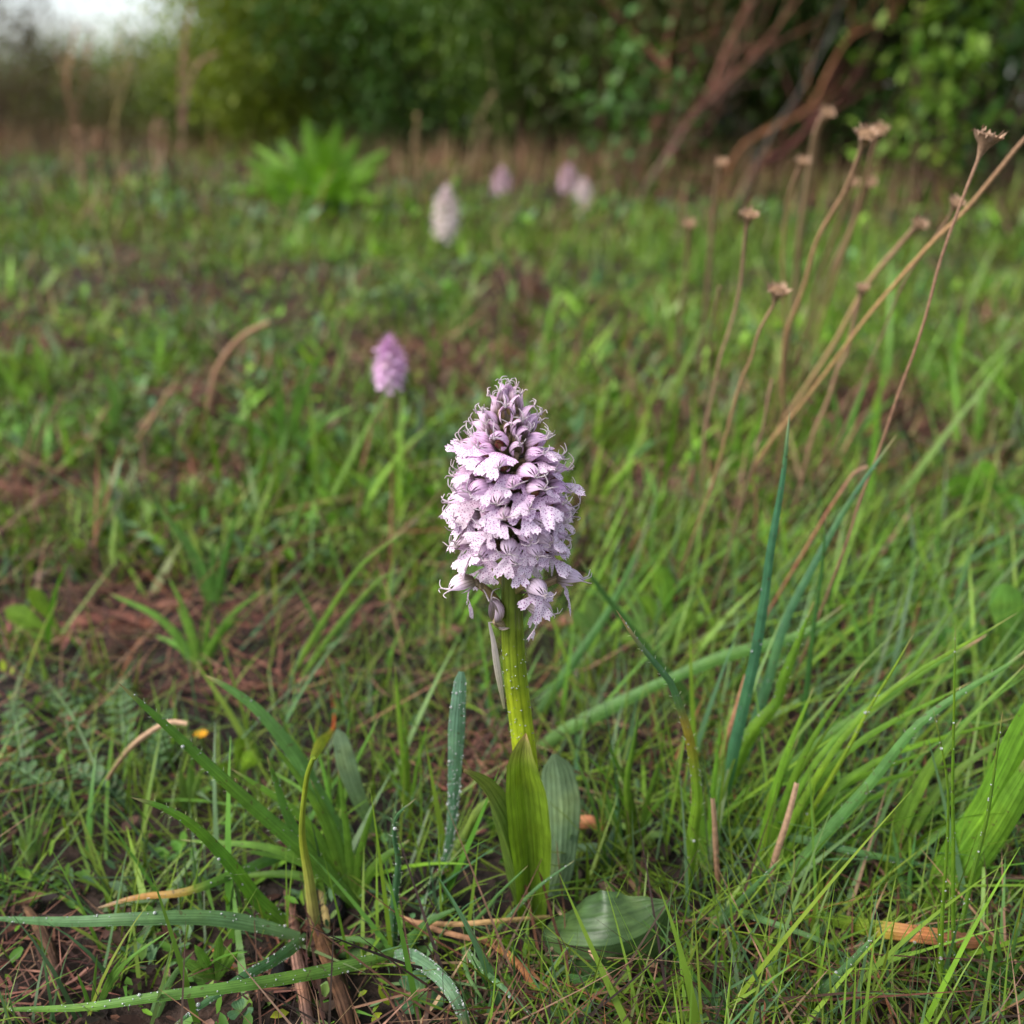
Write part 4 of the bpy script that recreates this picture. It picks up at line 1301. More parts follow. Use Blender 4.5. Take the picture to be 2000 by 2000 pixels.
# ------------------------------------------------------------------ tufts of grass
def tuft(base_px, tips, wpx, col, label, lean=.0, name="grass_tuft", cat="grass tuft", group=None, mat=None, bulge=.12):
    b0 = G(*base_px)
    o = empty(name, b0, label, cat, group)
    for k, tp in enumerate(tips):
        tx, ty = tp[:2]
        ln = (tp[2] if len(tp) > 2 else lean)
        bx = base_px[0] + R.uniform(-6, 6); by = base_px[1] + R.uniform(-4, 4)
        mx_, my_ = (bx * .5 + tx * .5), (by * .5 + ty * .5)
        L_ = math.hypot(tx - bx, ty - by)
        my_ -= bulge * abs(tx - bx); mx_ -= .10 * (tx - bx)
        p0 = at(bx, by, b0[1]); p0[2] = max(p0[2], b0[2] - .001)
        P = [p0, at(mx_, my_, b0[1] + ln * .5), at(tx, ty, b0[1] + ln)]
        for q in P[1:]:
            q[2] = max(q[2], float(gz(q[0], q[1])) + .002)
        wm = wpx * R.uniform(.75, 1.15) / FPX * np.linalg.norm(P[1] - CAM)
        b = MB()
        ribbon(b, [p - b0 for p in P], wm, gr(jit(col, .2)), nrm(P[1] - CAM), n=12, m=3, fold=.4, twist=R.uniform(-.5, .5))
        b.build("blade", mat or M_LEAF, o)
    return o


TF = [
    ((390, 1318), [(210, 1157), (326, 1121), (345, 1180), (522, 1146), (470, 1200), (300, 1240), (410, 1190)], 17, (.11, .235, .025), "bright green tuft fanning over the bark at left"),
    ((420, 1205), [(286, 965), (322, 1000), (417, 1050), (468, 990), (360, 1060)], 19, (.09, .20, .03), "tuft of broad blades above the bright one at left"),
    ((558, 915), [(496, 790), (424, 806), (520, 700), (540, 665), (598, 686), (655, 640), (700, 788), (450, 860), (640, 800)], 17, (.09, .20, .025), "tall green tuft left of the purple orchid"),
    ((760, 885), [(640, 930), (700, 800), (820, 830), (860, 830), (720, 840), (780, 800)], 15, (.10, .2, .03), "green tuft around the purple orchid's foot"),
    ((60, 905), [(20, 780), (150, 830), (110, 770), (-30, 830), (60, 790), (180, 890)], 15, (.09, .19, .03), "green tuft at the left edge above the bark"),
    ((225, 870), [(215, 690), (230, 720), (160, 790), (290, 800), (250, 760)], 14, (.10, .21, .03), "thin upright tuft at mid left"),
    ((180, 1990), [(190, 1862), (253, 1850), (297, 1837), (335, 1815), (150, 1900), (240, 1900)], 10, (.10, .2, .03), "small bright tuft with upright blades at the bottom left corner"),
    ((300, 1990), [(380, 1856), (360, 1880), (330, 1900)], 16, (.08, .17, .04), "few broad short blades leaning right at the bottom left"),
    ((60, 1690), [(10, 1560), (40, 1530), (80, 1500), (120, 1530), (140, 1600), (0, 1620), (100, 1560)], 8, (.11, .19, .03), "fine dense tuft with dried tips at the left edge"),
    ((1600, 1790), [(1570, 1640), (1610, 1590), (1640, 1680), (1690, 1570), (1530, 1700), (1660, 1650)], 11, (.09, .19, .03), "green tuft in the middle of the right hand grass"),
    ((1770, 1800), [(1700, 1700), (1740, 1600), (1790, 1620), (1820, 1690), (1690, 1760)], 11, (.08, .17, .05), "bluish green tuft right of the middle tuft"),
    ((1450, 1985), [(1380, 1840), (1440, 1810), (1500, 1850), (1530, 1900), (1420, 1900), (1560, 1870)], 11, (.08, .17, .05), "tuft at the bottom edge left of the grey green blade"),
    ((1760, 2000), [(1680, 1890), (1730, 1860), (1800, 1870), (1850, 1900), (1890, 1940), (1640, 1940)], 11, (.075, .165, .05), "low tuft at the bottom edge toward the right corner"),
    ((1960, 1960), [(1900, 1820), (1940, 1790), (1990, 1800), (2030, 1840), (1880, 1880)], 11, (.08, .18, .04), "low tuft in the bottom right corner"),
    ((1120, 1990), [(1060, 1880), (1050, 1920), (1090, 1860), (1130, 1920), (1170, 1930)], 8, (.10, .2, .03), "small tuft of thin blades at the bottom centre"),
    ((930, 1990), [(850, 1890), (1000, 1920), (960, 1900), (1010, 1960)], 8, (.10, .2, .04), "thin sparse tuft at the bottom beside the clover"),
    ((1690, 1330), [(1600, 1210), (1650, 1150), (1720, 1140), (1780, 1190), (1640, 1260), (1820, 1240)], 15, (.10, .21, .03), "lush tuft beyond the tall blades at right"),
    ((1860, 1260), [(1760, 1130), (1820, 1060), (1900, 1050), (1960, 1100), (2010, 1180)], 17, (.10, .2, .035), "lush tuft near the right edge at mid height"),
    ((1280, 1290), [(1180, 1110), (1130, 1140), (1210, 1100), (1330, 1180), (1380, 1150)], 14, (.09, .19, .035), "blurred tuft right of the orchid spike's foot"),
    ((1440, 950), [(1400, 790), (1450, 760), (1500, 800), (1380, 850), (1540, 840)], 16, (.10, .22, .02), "bright tuft at the foot of the dried flower stalks"),
    ((1650, 900), [(1560, 780), (1620, 740), (1700, 720), (1760, 770), (1800, 850)], 16, (.09, .21, .03), "bright tuft behind the leaning dried stalks"),
    ((650, 1640), [(560, 1420), (600, 1400), (690, 1370), (520, 1500), (640, 1450), (740, 1400)], 12, (.10, .22, .025), "blurred green tuft behind the yellow stalk"),
    ((800, 1600), [(755, 1430), (790, 1380), (840, 1400), (730, 1460), (770, 1290)], 10, (.12, .23, .02), "thin yellow green tuft behind the curling blade"),
    ((1475, 1735), [(1990, 1195), (1900, 1330), (1780, 1310), (1690, 1290), (1985, 1400), (1830, 1460), (1760, 1540), (1640, 1390), (1590, 1340), (1930, 1480), (1700, 1640), (1560, 1440)], 17, (.11, .22, .014), "large sprawling tuft of long blades arching right from beside the hairy bright one"),
    ((1720, 1730), [(2010, 1290), (2030, 1400), (1960, 1520), (1880, 1400), (1840, 1560), (2020, 1580), (1790, 1500)], 18, (.10, .20, .02), "long bladed tuft leaning to the right edge beside the broadest blades"),
    ((690, 1770), [(450, 1500), (525, 1440), (560, 1600), (605, 1520), (470, 1660), (420, 1715), (735, 1560), (800, 1640), (350, 1640), (660, 1500)], 24, (.085, .18, .018), "dense spreading tuft of wide blades at the foot of the long slanting one"),
    ((775, 1880), [(560, 1990), (650, 2010), (870, 2010), (900, 1770), (640, 1830), (700, 1960), (845, 1800), (560, 1900)], 20, (.085, .175, .04), "sprawling dewy tuft at the bottom left of the orchid's foot"),
    ((1385, 1700), [(1300, 1480), (1340, 1430), (1410, 1400), (1450, 1440), (1280, 1580), (1470, 1520), (1370, 1540)], 14, (.10, .21, .015), "upright tuft close around the hairy tan tipped blade"),
    ((1250, 1640), [(1140, 1470), (1180, 1440), (1290, 1480), (1320, 1540), (1170, 1560), (1210, 1500)], 13, (.09, .19, .02), "loose tuft behind the orchid's narrow dark leaf"),
]
for bp_, tips, wd, c, lab in TF:
    tuft(bp_, tips, wd, c, lab, lean=R.uniform(-.01, .02))


# ------------------------------------------------------------------ dried flower stalks
def dried(stem_px, head_wpx, thick, Y0, Y1, label, head=True, group="dried flower stalks", col=TAN, name="dried_flower_stalk", detail=False):
    """stem_px: from the top down to the foot; Y0 distance of the top, Y1 of the foot"""
    n = len(stem_px)
    L = np.concatenate([[0], np.cumsum([math.hypot(stem_px[i + 1][0] - stem_px[i][0], stem_px[i + 1][1] - stem_px[i][1]) for i in range(n - 1)])])
    L /= L[-1]
    P = [at(a, c, Y0 + (Y1 - Y0) * s) for (a, c), s in zip(stem_px, L)]
    foot = P[-1].copy()
    g = float(gz(foot[0], foot[1]))
    if foot[2] > g:
        d = nrm(P[-1] - P[-2])
        if d[2] > -.3: d = nrm(np.array([d[0], d[1], -.6]))
        k = (foot[2] - g) / -d[2]
        P.append(foot + d * k * 1.02)
    sc0 = np.linalg.norm(P[0] - CAM) / FPX
    P = [P[0]] + [p + np.array([R.uniform(-1, 1), 0, R.uniform(-1, 1)]) * thick * .35 * sc0 for p in P[1:-1]] + [P[-1]]
    org = P[-1]
    o = empty(name, org, label, "dried flower" if head else "dried stalk", group)
    sc = np.linalg.norm(P[0] - CAM) / FPX
    r = thick * .66 / 2 * sc
    b = MB()
    tube(b, [p - org for p in P], [r * 1.05, r * .9, r * .95, r * .9, r * 1.0], [(0, (.32, .19, .12)), (.25, tuple(np.array(col) * 1.35)), (.6, tuple(np.array(col) * 1.1)), (1, (.12, .07, .035))], n=34, m=8, ridge=.06, rough=.12)
    b.build("stem", M_DRY, o)
    if head:
        hw = head_wpx * sc / 2
        up = nrm(P[0] - P[1])
        a1 = nrm(np.cross(up, EY + .01)); a2 = np.cross(up, a1)
        b = MB()
        rr = np.random.default_rng(int(stem_px[0][0]))
        top = P[0] - org
        # the cup
        V, C = [], []
        ns, ms = 6, 16
        for i in range(ns):
            s = i / (ns - 1)
            rad = r + (hw * .85 - r) * s ** 1.6
            for j in range(ms):
                an = 2 * math.pi * j / ms
                k = rad * (1 + rr.uniform(-.25, .2) * s)
                V.append(top + up * (hw * (1.5 * s - 1.1)) + (a1 * math.cos(an) + a2 * math.sin(an)) * k)
                C.append(np.array([.34, .21, .13]) * rr.uniform(.7, 1.2))
        b.add(np.array(V), grid_faces(ns, ms, True), np.array(C))
        # ragged bracts curling over the rim and a lumpy disc inside
        for j in range(ms):
            an = 2 * math.pi * j / ms + rr.uniform(-.15, .15)
            d = a1 * math.cos(an) + a2 * math.sin(an)
            p0 = top + up * hw * .3 + d * hw * .74
            ribbon(b, [p0 - up * hw * .25 - d * hw * .1, p0 + d * hw * .15 + up * hw * .15, p0 + d * hw * rr.uniform(.1, .5) + up * hw * rr.uniform(-.1, .65)], hw * .34, tuple(np.array([.42, .27, .18]) * rr.uniform(.7, 1.15)), up, n=5, m=3, fold=.4)
        V, C = [], []
        for i in range(4):
            for j in range(12):
                an = 2 * math.pi * j / 12
                rad = hw * .72 * (1 - i / 3.01)
                V.append(top + up * (hw * (.28 + .14 * i / 3) + hw * rr.uniform(-.07, .07)) + (a1 * math.cos(an) + a2 * math.sin(an)) * rad)
                C.append(np.array([.22, .13, .07]) * rr.uniform(.6, 1.3))
        b.add(np.array(V), grid_faces(4, 12, True), np.array(C))
        b.build("flower_head", M_DRY, o)
    return o


dried([(1925, 276), (1912, 305), (1869, 409), (1836, 518), (1807, 616), (1782, 700), (1760, 762), (1717, 886), (1680, 985), (1640, 1090)], 55, 9, .275, .29, "sharpest dried flower stalk with ragged seed head at the far right, dark reddish stem", col=(.24, .13, .08))
dried([(2040, 235), (2000, 279), (1883, 409), (1807, 485), (1699, 616), (1633, 700), (1568, 784), (1474, 911), (1477, 976), (1470, 1125)], 40, 11, .33, .40, "long dried stalk leaning out of the picture's right edge, crossing the sharp one", col=(.38, .22, .10))
dried([(1866, 400), (1836, 446), (1771, 543), (1727, 641), (1690, 740), (1640, 860), (1600, 960)], 34, 7, .36, .42, "small flat headed dried flower right where the leaning stalks cross", col=(.22, .14, .09))
dried([(1793, 440), (1753, 482), (1691, 565), (1626, 670), (1560, 770), (1508, 850), (1450, 960)], 30, 15, .42, .50, "thick blurred dried stalk with a brown head below the crossing stalks", col=(.38, .25, .12))
dried([(1684, 566), (1670, 616), (1651, 700), (1640, 712), (1615, 788), (1590, 853), (1560, 960)], 28, 12, .40, .44, "dried stalk with a small collar like head left of the leaning pair", col=(.36, .21, .13))
dried([(1690, 268), (1684, 290), (1648, 370), (1597, 471), (1568, 562), (1540, 650), (1530, 700), (1530, 760), (1525, 830)], 42, 13, .37, .44, "tall dried stalk with a bent cup head, second tallest at right", col=(.38, .22, .11))
dried([(1518, 573), (1507, 598), (1485, 645), (1463, 700), (1445, 751), (1420, 849), (1394, 933), (1365, 1012), (1333, 1110)], 43, 9, .33, .37, "short dried stalk with a flat tilted head in the middle of the group", col=(.34, .20, .10))
dried([(1463, 424), (1456, 453), (1445, 562), (1423, 652), (1409, 700), (1390, 770), (1378, 849), (1374, 958), (1376, 1090)], 36, 10, .36, .42, "dried stalk with a round pinkish head left of the flat tilted one", col=(.36, .22, .14))
dried([(1567, 318), (1550, 362), (1539, 417), (1532, 507), (1530, 620), (1530, 700), (1515, 780)], 28, 12, .46, .54, "blurred dried stalk with a tiny cup head left of the second tallest", col=(.34, .24, .10))
dried([(1614, 222), (1601, 261), (1583, 362), (1565, 470), (1552, 560), (1545, 640)], 28, 20, .55, .66, "thick very blurred dried stalk reaching into the dark bushes", col=(.34, .24, .13))
dried([(1408, 320), (1394, 417), (1383, 543), (1372, 640), (1360, 740)], 26, 17, .58, .68, "blurred greenish tan dried stalk at the left of the group", col=(.28, .20, .11))
dried([(1346, 440), (1336, 543), (1330, 640), (1322, 740)], 26, 14, .62, .70, "leftmost and faintest blurred dried stalk of the group", col=(.26, .2, .1))
dried([(1699, 358), (1659, 449), (1625, 530), (1590, 620)], 24, 17, .56, .66, "blurred dried stalk half hidden behind the second tallest", col=(.34, .22, .13))
dried([(1666, 358), (1640, 430), (1612, 510), (1580, 610)], 22, 12, .58, .68, "faint dried stalk nearest the second tallest one's stem", col=(.32, .22, .12))
dried([(1717, 256), (1700, 330), (1672, 420), (1640, 510), (1610, 600)], 30, 12, .48, .56, "blurred dried head touching the second tallest one's head from behind", col=(.34, .22, .11))
dried([(1508, 740), (1481, 867), (1438, 1030), (1412, 1110)], 0, 8, .36, .36, "headless dark stem between the flat headed stalk and the leaning pair", head=False, group="headless dry stems", col=(.14, .09, .05), name="dried_stalk")
dried([(1405, 560), (1390, 650), (1384, 740), (1378, 850)], 0, 7, .42, .45, "headless dark stem left of the round pinkish head's stem", head=False, group="headless dry stems", col=(.13, .10, .05), name="dried_stalk")
dried([(1695, 912), (1670, 925), (1644, 962), (1615, 1001), (1580, 1060)], 0, 8, .33, .33, "short red brown twig with a broken end low in the right grass", head=False, group="headless dry stems", col=(.26, .10, .06), name="dried_stalk")

# ------------------------------------------------------------------ leafy plants that can be picked out
def leafy(base_px, leaves, col, label, name="leafy_plant", cat="plant", mat=None, prof=None, fold=.3, stalk=0.0, lean=.0, Y=None):
    b0 = G(*base_px) if Y is None else at(base_px[0], base_px[1], Y)
    if Y is not None: b0[2] = float(gz(b0[0], b0[1]))
    o = empty(name, b0, label, cat)
    pf = prof or (lambda s: np.interp(s, [0, .15, .55, .85, 1], [.16, .35, 1, .65, .03]))
    for lf in leaves:
        tx, ty, wpx = lf[:3]
        ln = lf[3] if len(lf) > 3 else lean
        tip = at(tx, ty, b0[1] + ln)
        tip[2] = max(tip[2], float(gz(tip[0], tip[1])) + .002)
        mid = b0 * .5 + tip * .5 + EZ * .10 * np.linalg.norm((tip - b0)[:2])
        wm = wpx / FPX * np.linalg.norm(mid - CAM)
        b = MB()
        ribbon(b, [np.zeros(3), mid - b0, tip - b0], wm, [(0, tuple(np.array(jit(col, .15)) * 1.0)), (1, jit(col, .15))], nrm(mid - CAM), n=14, m=5, fold=fold, prof=pf, twist=R.uniform(-.3, .3))
        b.build("leaf", mat or M_LEAF, o)
    return o


spoon = lambda s: np.interp(s, [0, .35, .55, .75, .92, 1], [.14, .2, .5, 1, .75, .15])
leafy((1316, 1262), [(1290, 1106, 44), (1250, 1165, 36), (1340, 1180, 34), (1375, 1200, 30), (1210, 1250, 28)], (.14, .26, .03), "bright spoon leaved herb right of the orchid's lowest flowers", prof=spoon)
leafy((1190, 1300), [(1120, 1195, 32), (1150, 1165, 34), (1160, 1225, 28), (1100, 1240, 26)], (.13, .24, .06), "blurred spoon leaved herb between the spike and the crossing blade", prof=spoon)
leafy((1960, 1330), [(1965, 1140, 60), (2030, 1180, 60), (1890, 1225, 50), (1830, 1235, 44)], (.10, .22, .04), "broad leaved herb at the right edge", prof=spoon)
leafy((1900, 1040), [(1870, 930, 56), (1960, 950, 60), (2010, 985, 50), (1840, 990, 40), (1930, 900, 44)], (.10, .23, .02), "clump of broad bright leaves at the right edge at mid height", prof=spoon)
leafy((423, 1920), [(380, 1845, 18), (430, 1825, 18), (465, 1857, 16), (352, 1872, 20), (452, 1842, 12), (395, 1905, 18), (365, 1930, 18)], (.11, .22, .03), "small bright seedling rosette at the bottom left")
leafy((458, 1535), [(495, 1470, 34), (470, 1440, 22), (430, 1490, 24), (405, 1520, 24), (380, 1475, 16)], (.14, .25, .02), "bright oval leaved seedling below the yellow flower", prof=spoon)
leafy((370, 1590), [(375, 1475, 16), (395, 1500, 14), (350, 1500, 14), (385, 1530, 20), (350, 1550, 18)], (.12, .21, .04), "slender leaved sprig left of the bright seedling")
leafy((1180, 1945), [(1100, 1905, 20), (1170, 1890, 14), (1145, 1930, 16), (1210, 1910, 14)], (.09, .2, .05), "seedling with narrow leaves at the bottom right of the orchid")
leafy((1010, 1880), [(985, 1830, 30), (1050, 1845, 34), (1000, 1862, 28), (1040, 1835, 22)], (.13, .24, .02), "bright lobed leaf sprout at the orchid's foot", prof=spoon)
leafy((130, 1260), [(60, 1150, 30), (10, 1190, 40), (20, 1240, 34)], (.15, .27, .02), "bright yellow green leaves at the left edge above the pinnate leaves", prof=spoon)
# the upright leafy rosette in the background
lan = lambda s: np.interp(s, [0, .2, .55, .8, 1], [.35, .6, 1, .7, .03])
leafy((640, 425), [(595, 225, 34, .02), (660, 235, 36, 0), (630, 260, 34, -.06), (700, 265, 32, .05), (760, 290, 34, .0), (570, 290, 32, 0), (530, 330, 36, -.05), (740, 330, 32, -.05), (500, 370, 32, -.05), (560, 360, 28, -.1), (680, 330, 32, -.1), (620, 320, 32, -.12), (740, 390, 28, -.1), (545, 270, 24, .05), (470, 310, 28, .0), (445, 370, 28, -.03), (490, 280, 22, .05),
                    (590, 300, 26, -.03), (650, 290, 26, .05), (715, 310, 26, .03), (480, 340, 26, .02), (610, 370, 26, -.14), (690, 390, 26, -.12), (520, 395, 26, -.08)],
      (.13, .27, .022), "bushy bright green plant with upright lance shaped leaves in the middle distance", prof=lan)


# ferny / pinnate leaves
def pinnate(base_px, tip_px, nleaf, lpx, wpx, col, label, arch=.25, lean=.02, name="pinnate_leaf", cat="leaf", group=None, hh=.012):
    b0 = G(*base_px)
    tip = G(tip_px[0], tip_px[1], hh)
    mid = b0 * .5 + tip * .5 + EZ * arch * np.linalg.norm(tip - b0) * .5
    o = empty(name, b0, label, cat, group)
    sc = np.linalg.norm(mid - CAM) / FPX
    b = MB()
    c = tube(b, [np.zeros(3), mid - b0, tip - b0], [.0007, .0006, .0003], tuple(np.array(col) * 1.3), n=nleaf + 3, m=5)
    b.build("stem", M_STEM, o)
    t = nrm(np.gradient(c, axis=0))
    me = None
    for i in range(2, nleaf + 3):
        sd = nrm(np.cross(t[i], EZ)); s = i / (nleaf + 2)
        k = math.sin(math.pi * min(1, .2 + .75 * s)) ** .6 * R.uniform(.75, 1.15)
        for sg in (-1, 1):
            d = nrm(sd * sg * .9 + t[i] * .45 + EZ * R.uniform(-.1, .45))
            if me is None:
                q = MB()
                ribbon(q, [(0, 0, 0), (lpx * sc * .5, 0, .0003), (lpx * sc, 0, 0)], wpx * sc, col, EZ, n=6, m=3, fold=.3, prof=lambda s_: np.interp(s_, [0, .4, .75, 1], [.2, 1, .85, .1]))
                me = q.mesh("leaflet", M_LEAF)
            part(me, "leaflet", o, frame_matrix(c[i], d, EZ) @ Matrix.Diagonal((k, k, k, 1)))
    return o


GP = (.075, .145, .05)
for k, (a, c_, nl, lab) in enumerate([
    ((215, 1560), (95, 1335), 9, "large bluish pinnate leaf pointing up left at the left"),
    ((250, 1500), (235, 1330), 8, "bluish pinnate leaf pointing straight up below the bark strip"),
    ((60, 1560), (25, 1370), 8, "bluish pinnate leaf at the left edge below the bark slab"),
    ((300, 1530), (330, 1390), 7, "small bluish pinnate leaf leaning right toward the tan stem"),
    ((150, 1600), (15, 1490), 8, "bluish pinnate leaf lying left, lowest of its patch"),
    ((260, 1590), (140, 1500), 8, "bluish pinnate leaf lying in the middle of its patch"),
    ((560, 500), (715, 395), 9, "feathery pinnate leaf arching right below the lance leaved plant"),
    ((600, 470), (530, 365), 8, "feathery pinnate leaf arching left below the lance leaved plant"),
    ((1180, 1420), (1120, 1350), 6, "tiny feathery sprig behind the orchid's stem at right"),
]):
    pinnate(a, c_, nl, 30 if k < 6 else 26, 17 if k < 6 else 9, jit(GP, .15) if k < 6 else (.13, .24, .06), lab)


def clover(px, py, lpx, label, h=.004):
    c = G(px, py, h)
    b0 = G(px + 2, py + 14)
    o = empty("clover", b0, label, "clover")
    sc = np.linalg.norm(c - CAM) / FPX
    b = MB()
    tube(b, [np.zeros(3), (c - b0) * np.array([.6, .6, .9]), c - b0], [.0004, .0003, .0003], (.12, .18, .03), n=6, m=5)
    b.build("stem", M_STEM, o)
    for a in (2.1, -2.3, -.4):
        d = np.array([math.cos(a), math.sin(a), .15])
        b = MB()
        L_ = lpx * sc
        ribbon(b, [c - b0, c - b0 + d * L_ * .5, c - b0 + d * L_], L_ * 1.05, [(0, (.10, .20, .05)), (.5, (.07, .15, .06)), (1, (.06, .14, .06))], EZ, n=9, m=7, fold=.15, prof=lambda s: np.interp(s, [0, .15, .5, .8, .95, 1], [.12, .45, .9, 1, .8, .5]))
        b.build("leaflet", M_LEAF, o)
    return o


clover(822, 1945, 48, "dark three leaved clover at the bottom edge left of centre")
clover(1115, 1975, 34, "small bright clover at the bottom edge right of centre")
clover(470, 1975, 22, "tiny clover near the bottom by the charcoal lump")

# the little yellow flower
p = G(397, 1475)
o = empty("yellow_flower", p, "tiny yellow flower head among the herbs at left", "flower")
c = at(397, 1466, p[1] + .0) - p
c[2] = max(c[2], .008)
b = MB(); tube(b, [np.zeros(3), c * .6, c], [.0004, .0004], (.12, .2, .03), n=5, m=5); b.build("stem", M_STEM, o)
for k in range(9):
    a = k * .698
    b = MB()
    d = np.array([math.cos(a), math.sin(a), .35])
    ribbon(b, [c, c + d * .0012, c + d * .0024], .0013, (.75, .36, .01), EZ, n=4, m=3, prof=lambda s: np.interp(s, [0, .6, 1], [.4, 1, .4]))
    b.build("petal", M_HOOD if False else M_FOL, o)


# ------------------------------------------------------------------ dry weeds behind at the left
def weed(base, branches, thick, col, label, Y, name="dry_weed", cat="dry weed", group="dry weeds at the far left"):
    b0 = at(base[0], base[1], Y)
    b0[2] = float(gz(b0[0], Y))
    o = empty(name, b0, label, cat, group)
    for br in branches:
        b = MB()
        P = [at(x, y, Y + R.uniform(-.04, .04)) - b0 for x, y in br]
        if br[0] == base: P[0] = np.zeros(3)
        r = thick * .36 / 2 / FPX * Y
        tube(b, P, [r, r * .75, r * .5], [(0, col), (1, jit(col, .3))], n=10, m=6, rough=.3)
        b.build("branch", M_DRY, o)
        # ragged seed heads along the upper half
        q = MB()
        for k in range(16):
            f = R.uniform(.45, 1)
            i = min(int(f * (len(P) - 1)), len(P) - 2); g_ = f * (len(P) - 1) - i
            pp = P[i] * (1 - g_) + P[i + 1] * g_
            d = nrm(np.array([R.uniform(-1, 1), R.uniform(-1, 1), R.uniform(.2, 1.2)]))
            ribbon(q, [pp, pp + d * .006, pp + d * .012], .004, jit(col, .3), EY, n=4, m=3)
        q.build("seed_head", M_DRY, o)["kind"] = "stuff"
    return o


RT = (.34, .19, .11)
weed((150, 300), [[(150, 300), (140, 200), (112, 100)], [(145, 230), (165, 160), (178, 60)], [(150, 290), (130, 170), (150, 50)]], 12, RT, "reddish forked dry weed tallest at the far left", 1.9)
weed((215, 300), [[(215, 300), (225, 150), (242, 30)], [(220, 250), (250, 140), (262, 66)]], 10, (.32, .24, .10), "yellowish dry weed right of the reddish forked one", 2.1)
weed((355, 320), [[(355, 320), (352, 160), (372, 12)], [(350, 240), (385, 130), (425, 105)], [(355, 290), (365, 150), (360, 40)]], 15, (.33, .19, .12), "thick pinkish dry weed before the green bank at left", 2.0)
weed((175, 460), [[(175, 460), (160, 330), (150, 240)], [(185, 440), (195, 340), (190, 260)]], 10, (.26, .15, .09), "low dark dry weed in the meadow at far left", 1.5)
weed((305, 330), [[(305, 330), (300, 270), (308, 230)], [(312, 330), (320, 280), (318, 240)]], 14, (.36, .20, .14), "short pinkish dry weed below the green bank", 2.3)
weed((810, 400), [[(810, 400), (808, 300), (815, 225)], [(812, 380), (820, 320), (818, 280)]], 12, (.32, .21, .11), "upright tan dry weed right of the lance leaved plant", 1.9)
weed((905, 330), [[(905, 330), (930, 250), (965, 180)], [(915, 320), (945, 280), (955, 240)]], 10, (.28, .19, .10), "dry weed slanting right before the dark bushes", 2.2)
weed((985, 330), [[(985, 330), (975, 260), (950, 70)]], 9, (.22, .20, .08), "tall thin greenish dry stem before the dark bushes", 2.3)


# ------------------------------------------------------------------ bushes
def bush(px, Y, rx, ry, h, col, col2, label, leaf=.022, nclump=150, per=62, name="bush", cat="bush", group=None, z0=0.0, spread=.06, upright=False, twigs=14, twigcol=(.10, .06, .04)):
    """leaf clumps filling a rounded crown over a few woody stems"""
    x0 = (px - 1000) / FPX * (Y * CP + .078)
    g = float(gz(x0, Y))
    b0 = np.array([x0, Y, g])
    o = empty(name, b0, label, cat, group)
    u = nrm(NR.normal(0, 1, (nclump, 3)))
    rr = NR.uniform(.35, 1.0, nclump) ** .6
    cl = u * rr[:, None] * np.array([rx, ry, h * .55]) + np.array([0, 0, h * .5 + z0])
    cl[:, 2] = np.abs(cl[:, 2] - .02) + .02
    cl[:, :2] *= (.75 + .5 * NR.random((nclump, 1)))
    k = NR.integers(per // 2, per * 3 // 2, nclump)
    idx = np.repeat(np.arange(nclump), k); n = len(idx)
    sp = spread * (.6 + .8 * NR.random(nclump))
    P = cl[idx] + NR.normal(0, 1, (n, 3)) * sp[idx][:, None]
    P[:, 2] = np.maximum(P[:, 2], .005)
    a = NR.random(nclump)[:, None] ** 1.5
    cc = (np.array(col) * (1 - a) + np.array(col2) * a)[idx]  # random lighter clumps put the look of lit foliage into the leaf colour
    b = MB()
    ln = leaf * NR.uniform(.6, 1.4, n)
    small_leaves(b, P[:, 0], P[:, 1], P[:, 2], ln, ln * NR.uniform(.3, .55, n), NR.uniform(.5, 1.5, n) if upright else NR.uniform(-.9, 1.2, n), NR.uniform(0, 6.28, n), jitn(cc, n, .25))
    fo = b.build("foliage", M_FOL, o)
    fo["kind"] = "stuff"
    for t in range(twigs):
        i = int(NR.integers(nclump))
        f = np.array([NR.normal(0, rx * .15), NR.normal(0, ry * .15), 0])
        b = MB()
        e = cl[i]
        m_ = f * .5 + e * .5 + np.array([NR.normal(0, .04), NR.normal(0, .04), h * .08])
        tube(b, [f, m_, e], [.005 * h + .002, .003 * h + .001, .0015], tuple(np.array(twigcol) * NR.uniform(.6, 1.5)), n=8, m=5)
        b.build("branch", M_BARK, o)
    return o


DG = (.042, .088, .017)
DG2 = (.08, .155, .025)
# near right thicket
bush(1340, 2.75, .50, .35, 1.5, (.045, .065, .02), (.10, .12, .03), "dark thicket right of the middle behind the red dead branches", nclump=230, leaf=.026, twigcol=(.16, .08, .05))
bush(1700, 2.7, .55, .40, 1.6, DG, (.06, .12, .02), "dark green bush at right with shoots coloured lighter as if lit", nclump=240, leaf=.026)
bush(2060, 2.65, .62, .40, 1.6, DG, DG2, "very dark bush at the right edge", nclump=220, leaf=.026)
bush(1560, 3.2, .8, .35, 1.9, (.022, .038, .012), DG2, "tall dark bush filling in behind the right thicket", nclump=260, leaf=.03)
bush(1080, 3.2, .42, .35, 1.25, (.055, .10, .016), (.13, .21, .03), "dark bush in the middle behind the paired pink orchids", nclump=200, leaf=.026)
bush(790, 3.9, .45, .4, .95, (.045, .10, .022), (.09, .18, .035), "deep green rounded bush left of the middle below the sky gap", nclump=200, leaf=.026)
bush(960, 4.2, .5, .4, 1.5, (.05, .09, .016), (.14, .21, .03), "tall bush right of the sky gap", nclump=200, leaf=.028)
bush(590, 4.2, .46, .4, 1.02, (.13, .17, .015), (.22, .27, .025), "yellow green bush left of the middle", nclump=240, leaf=.03, spread=.07)
bush(440, 5.0, .36, .4, .50, (.10, .14, .03), (.16, .2, .03), "lower yellow green bush beside the green bank", nclump=150, leaf=.03)
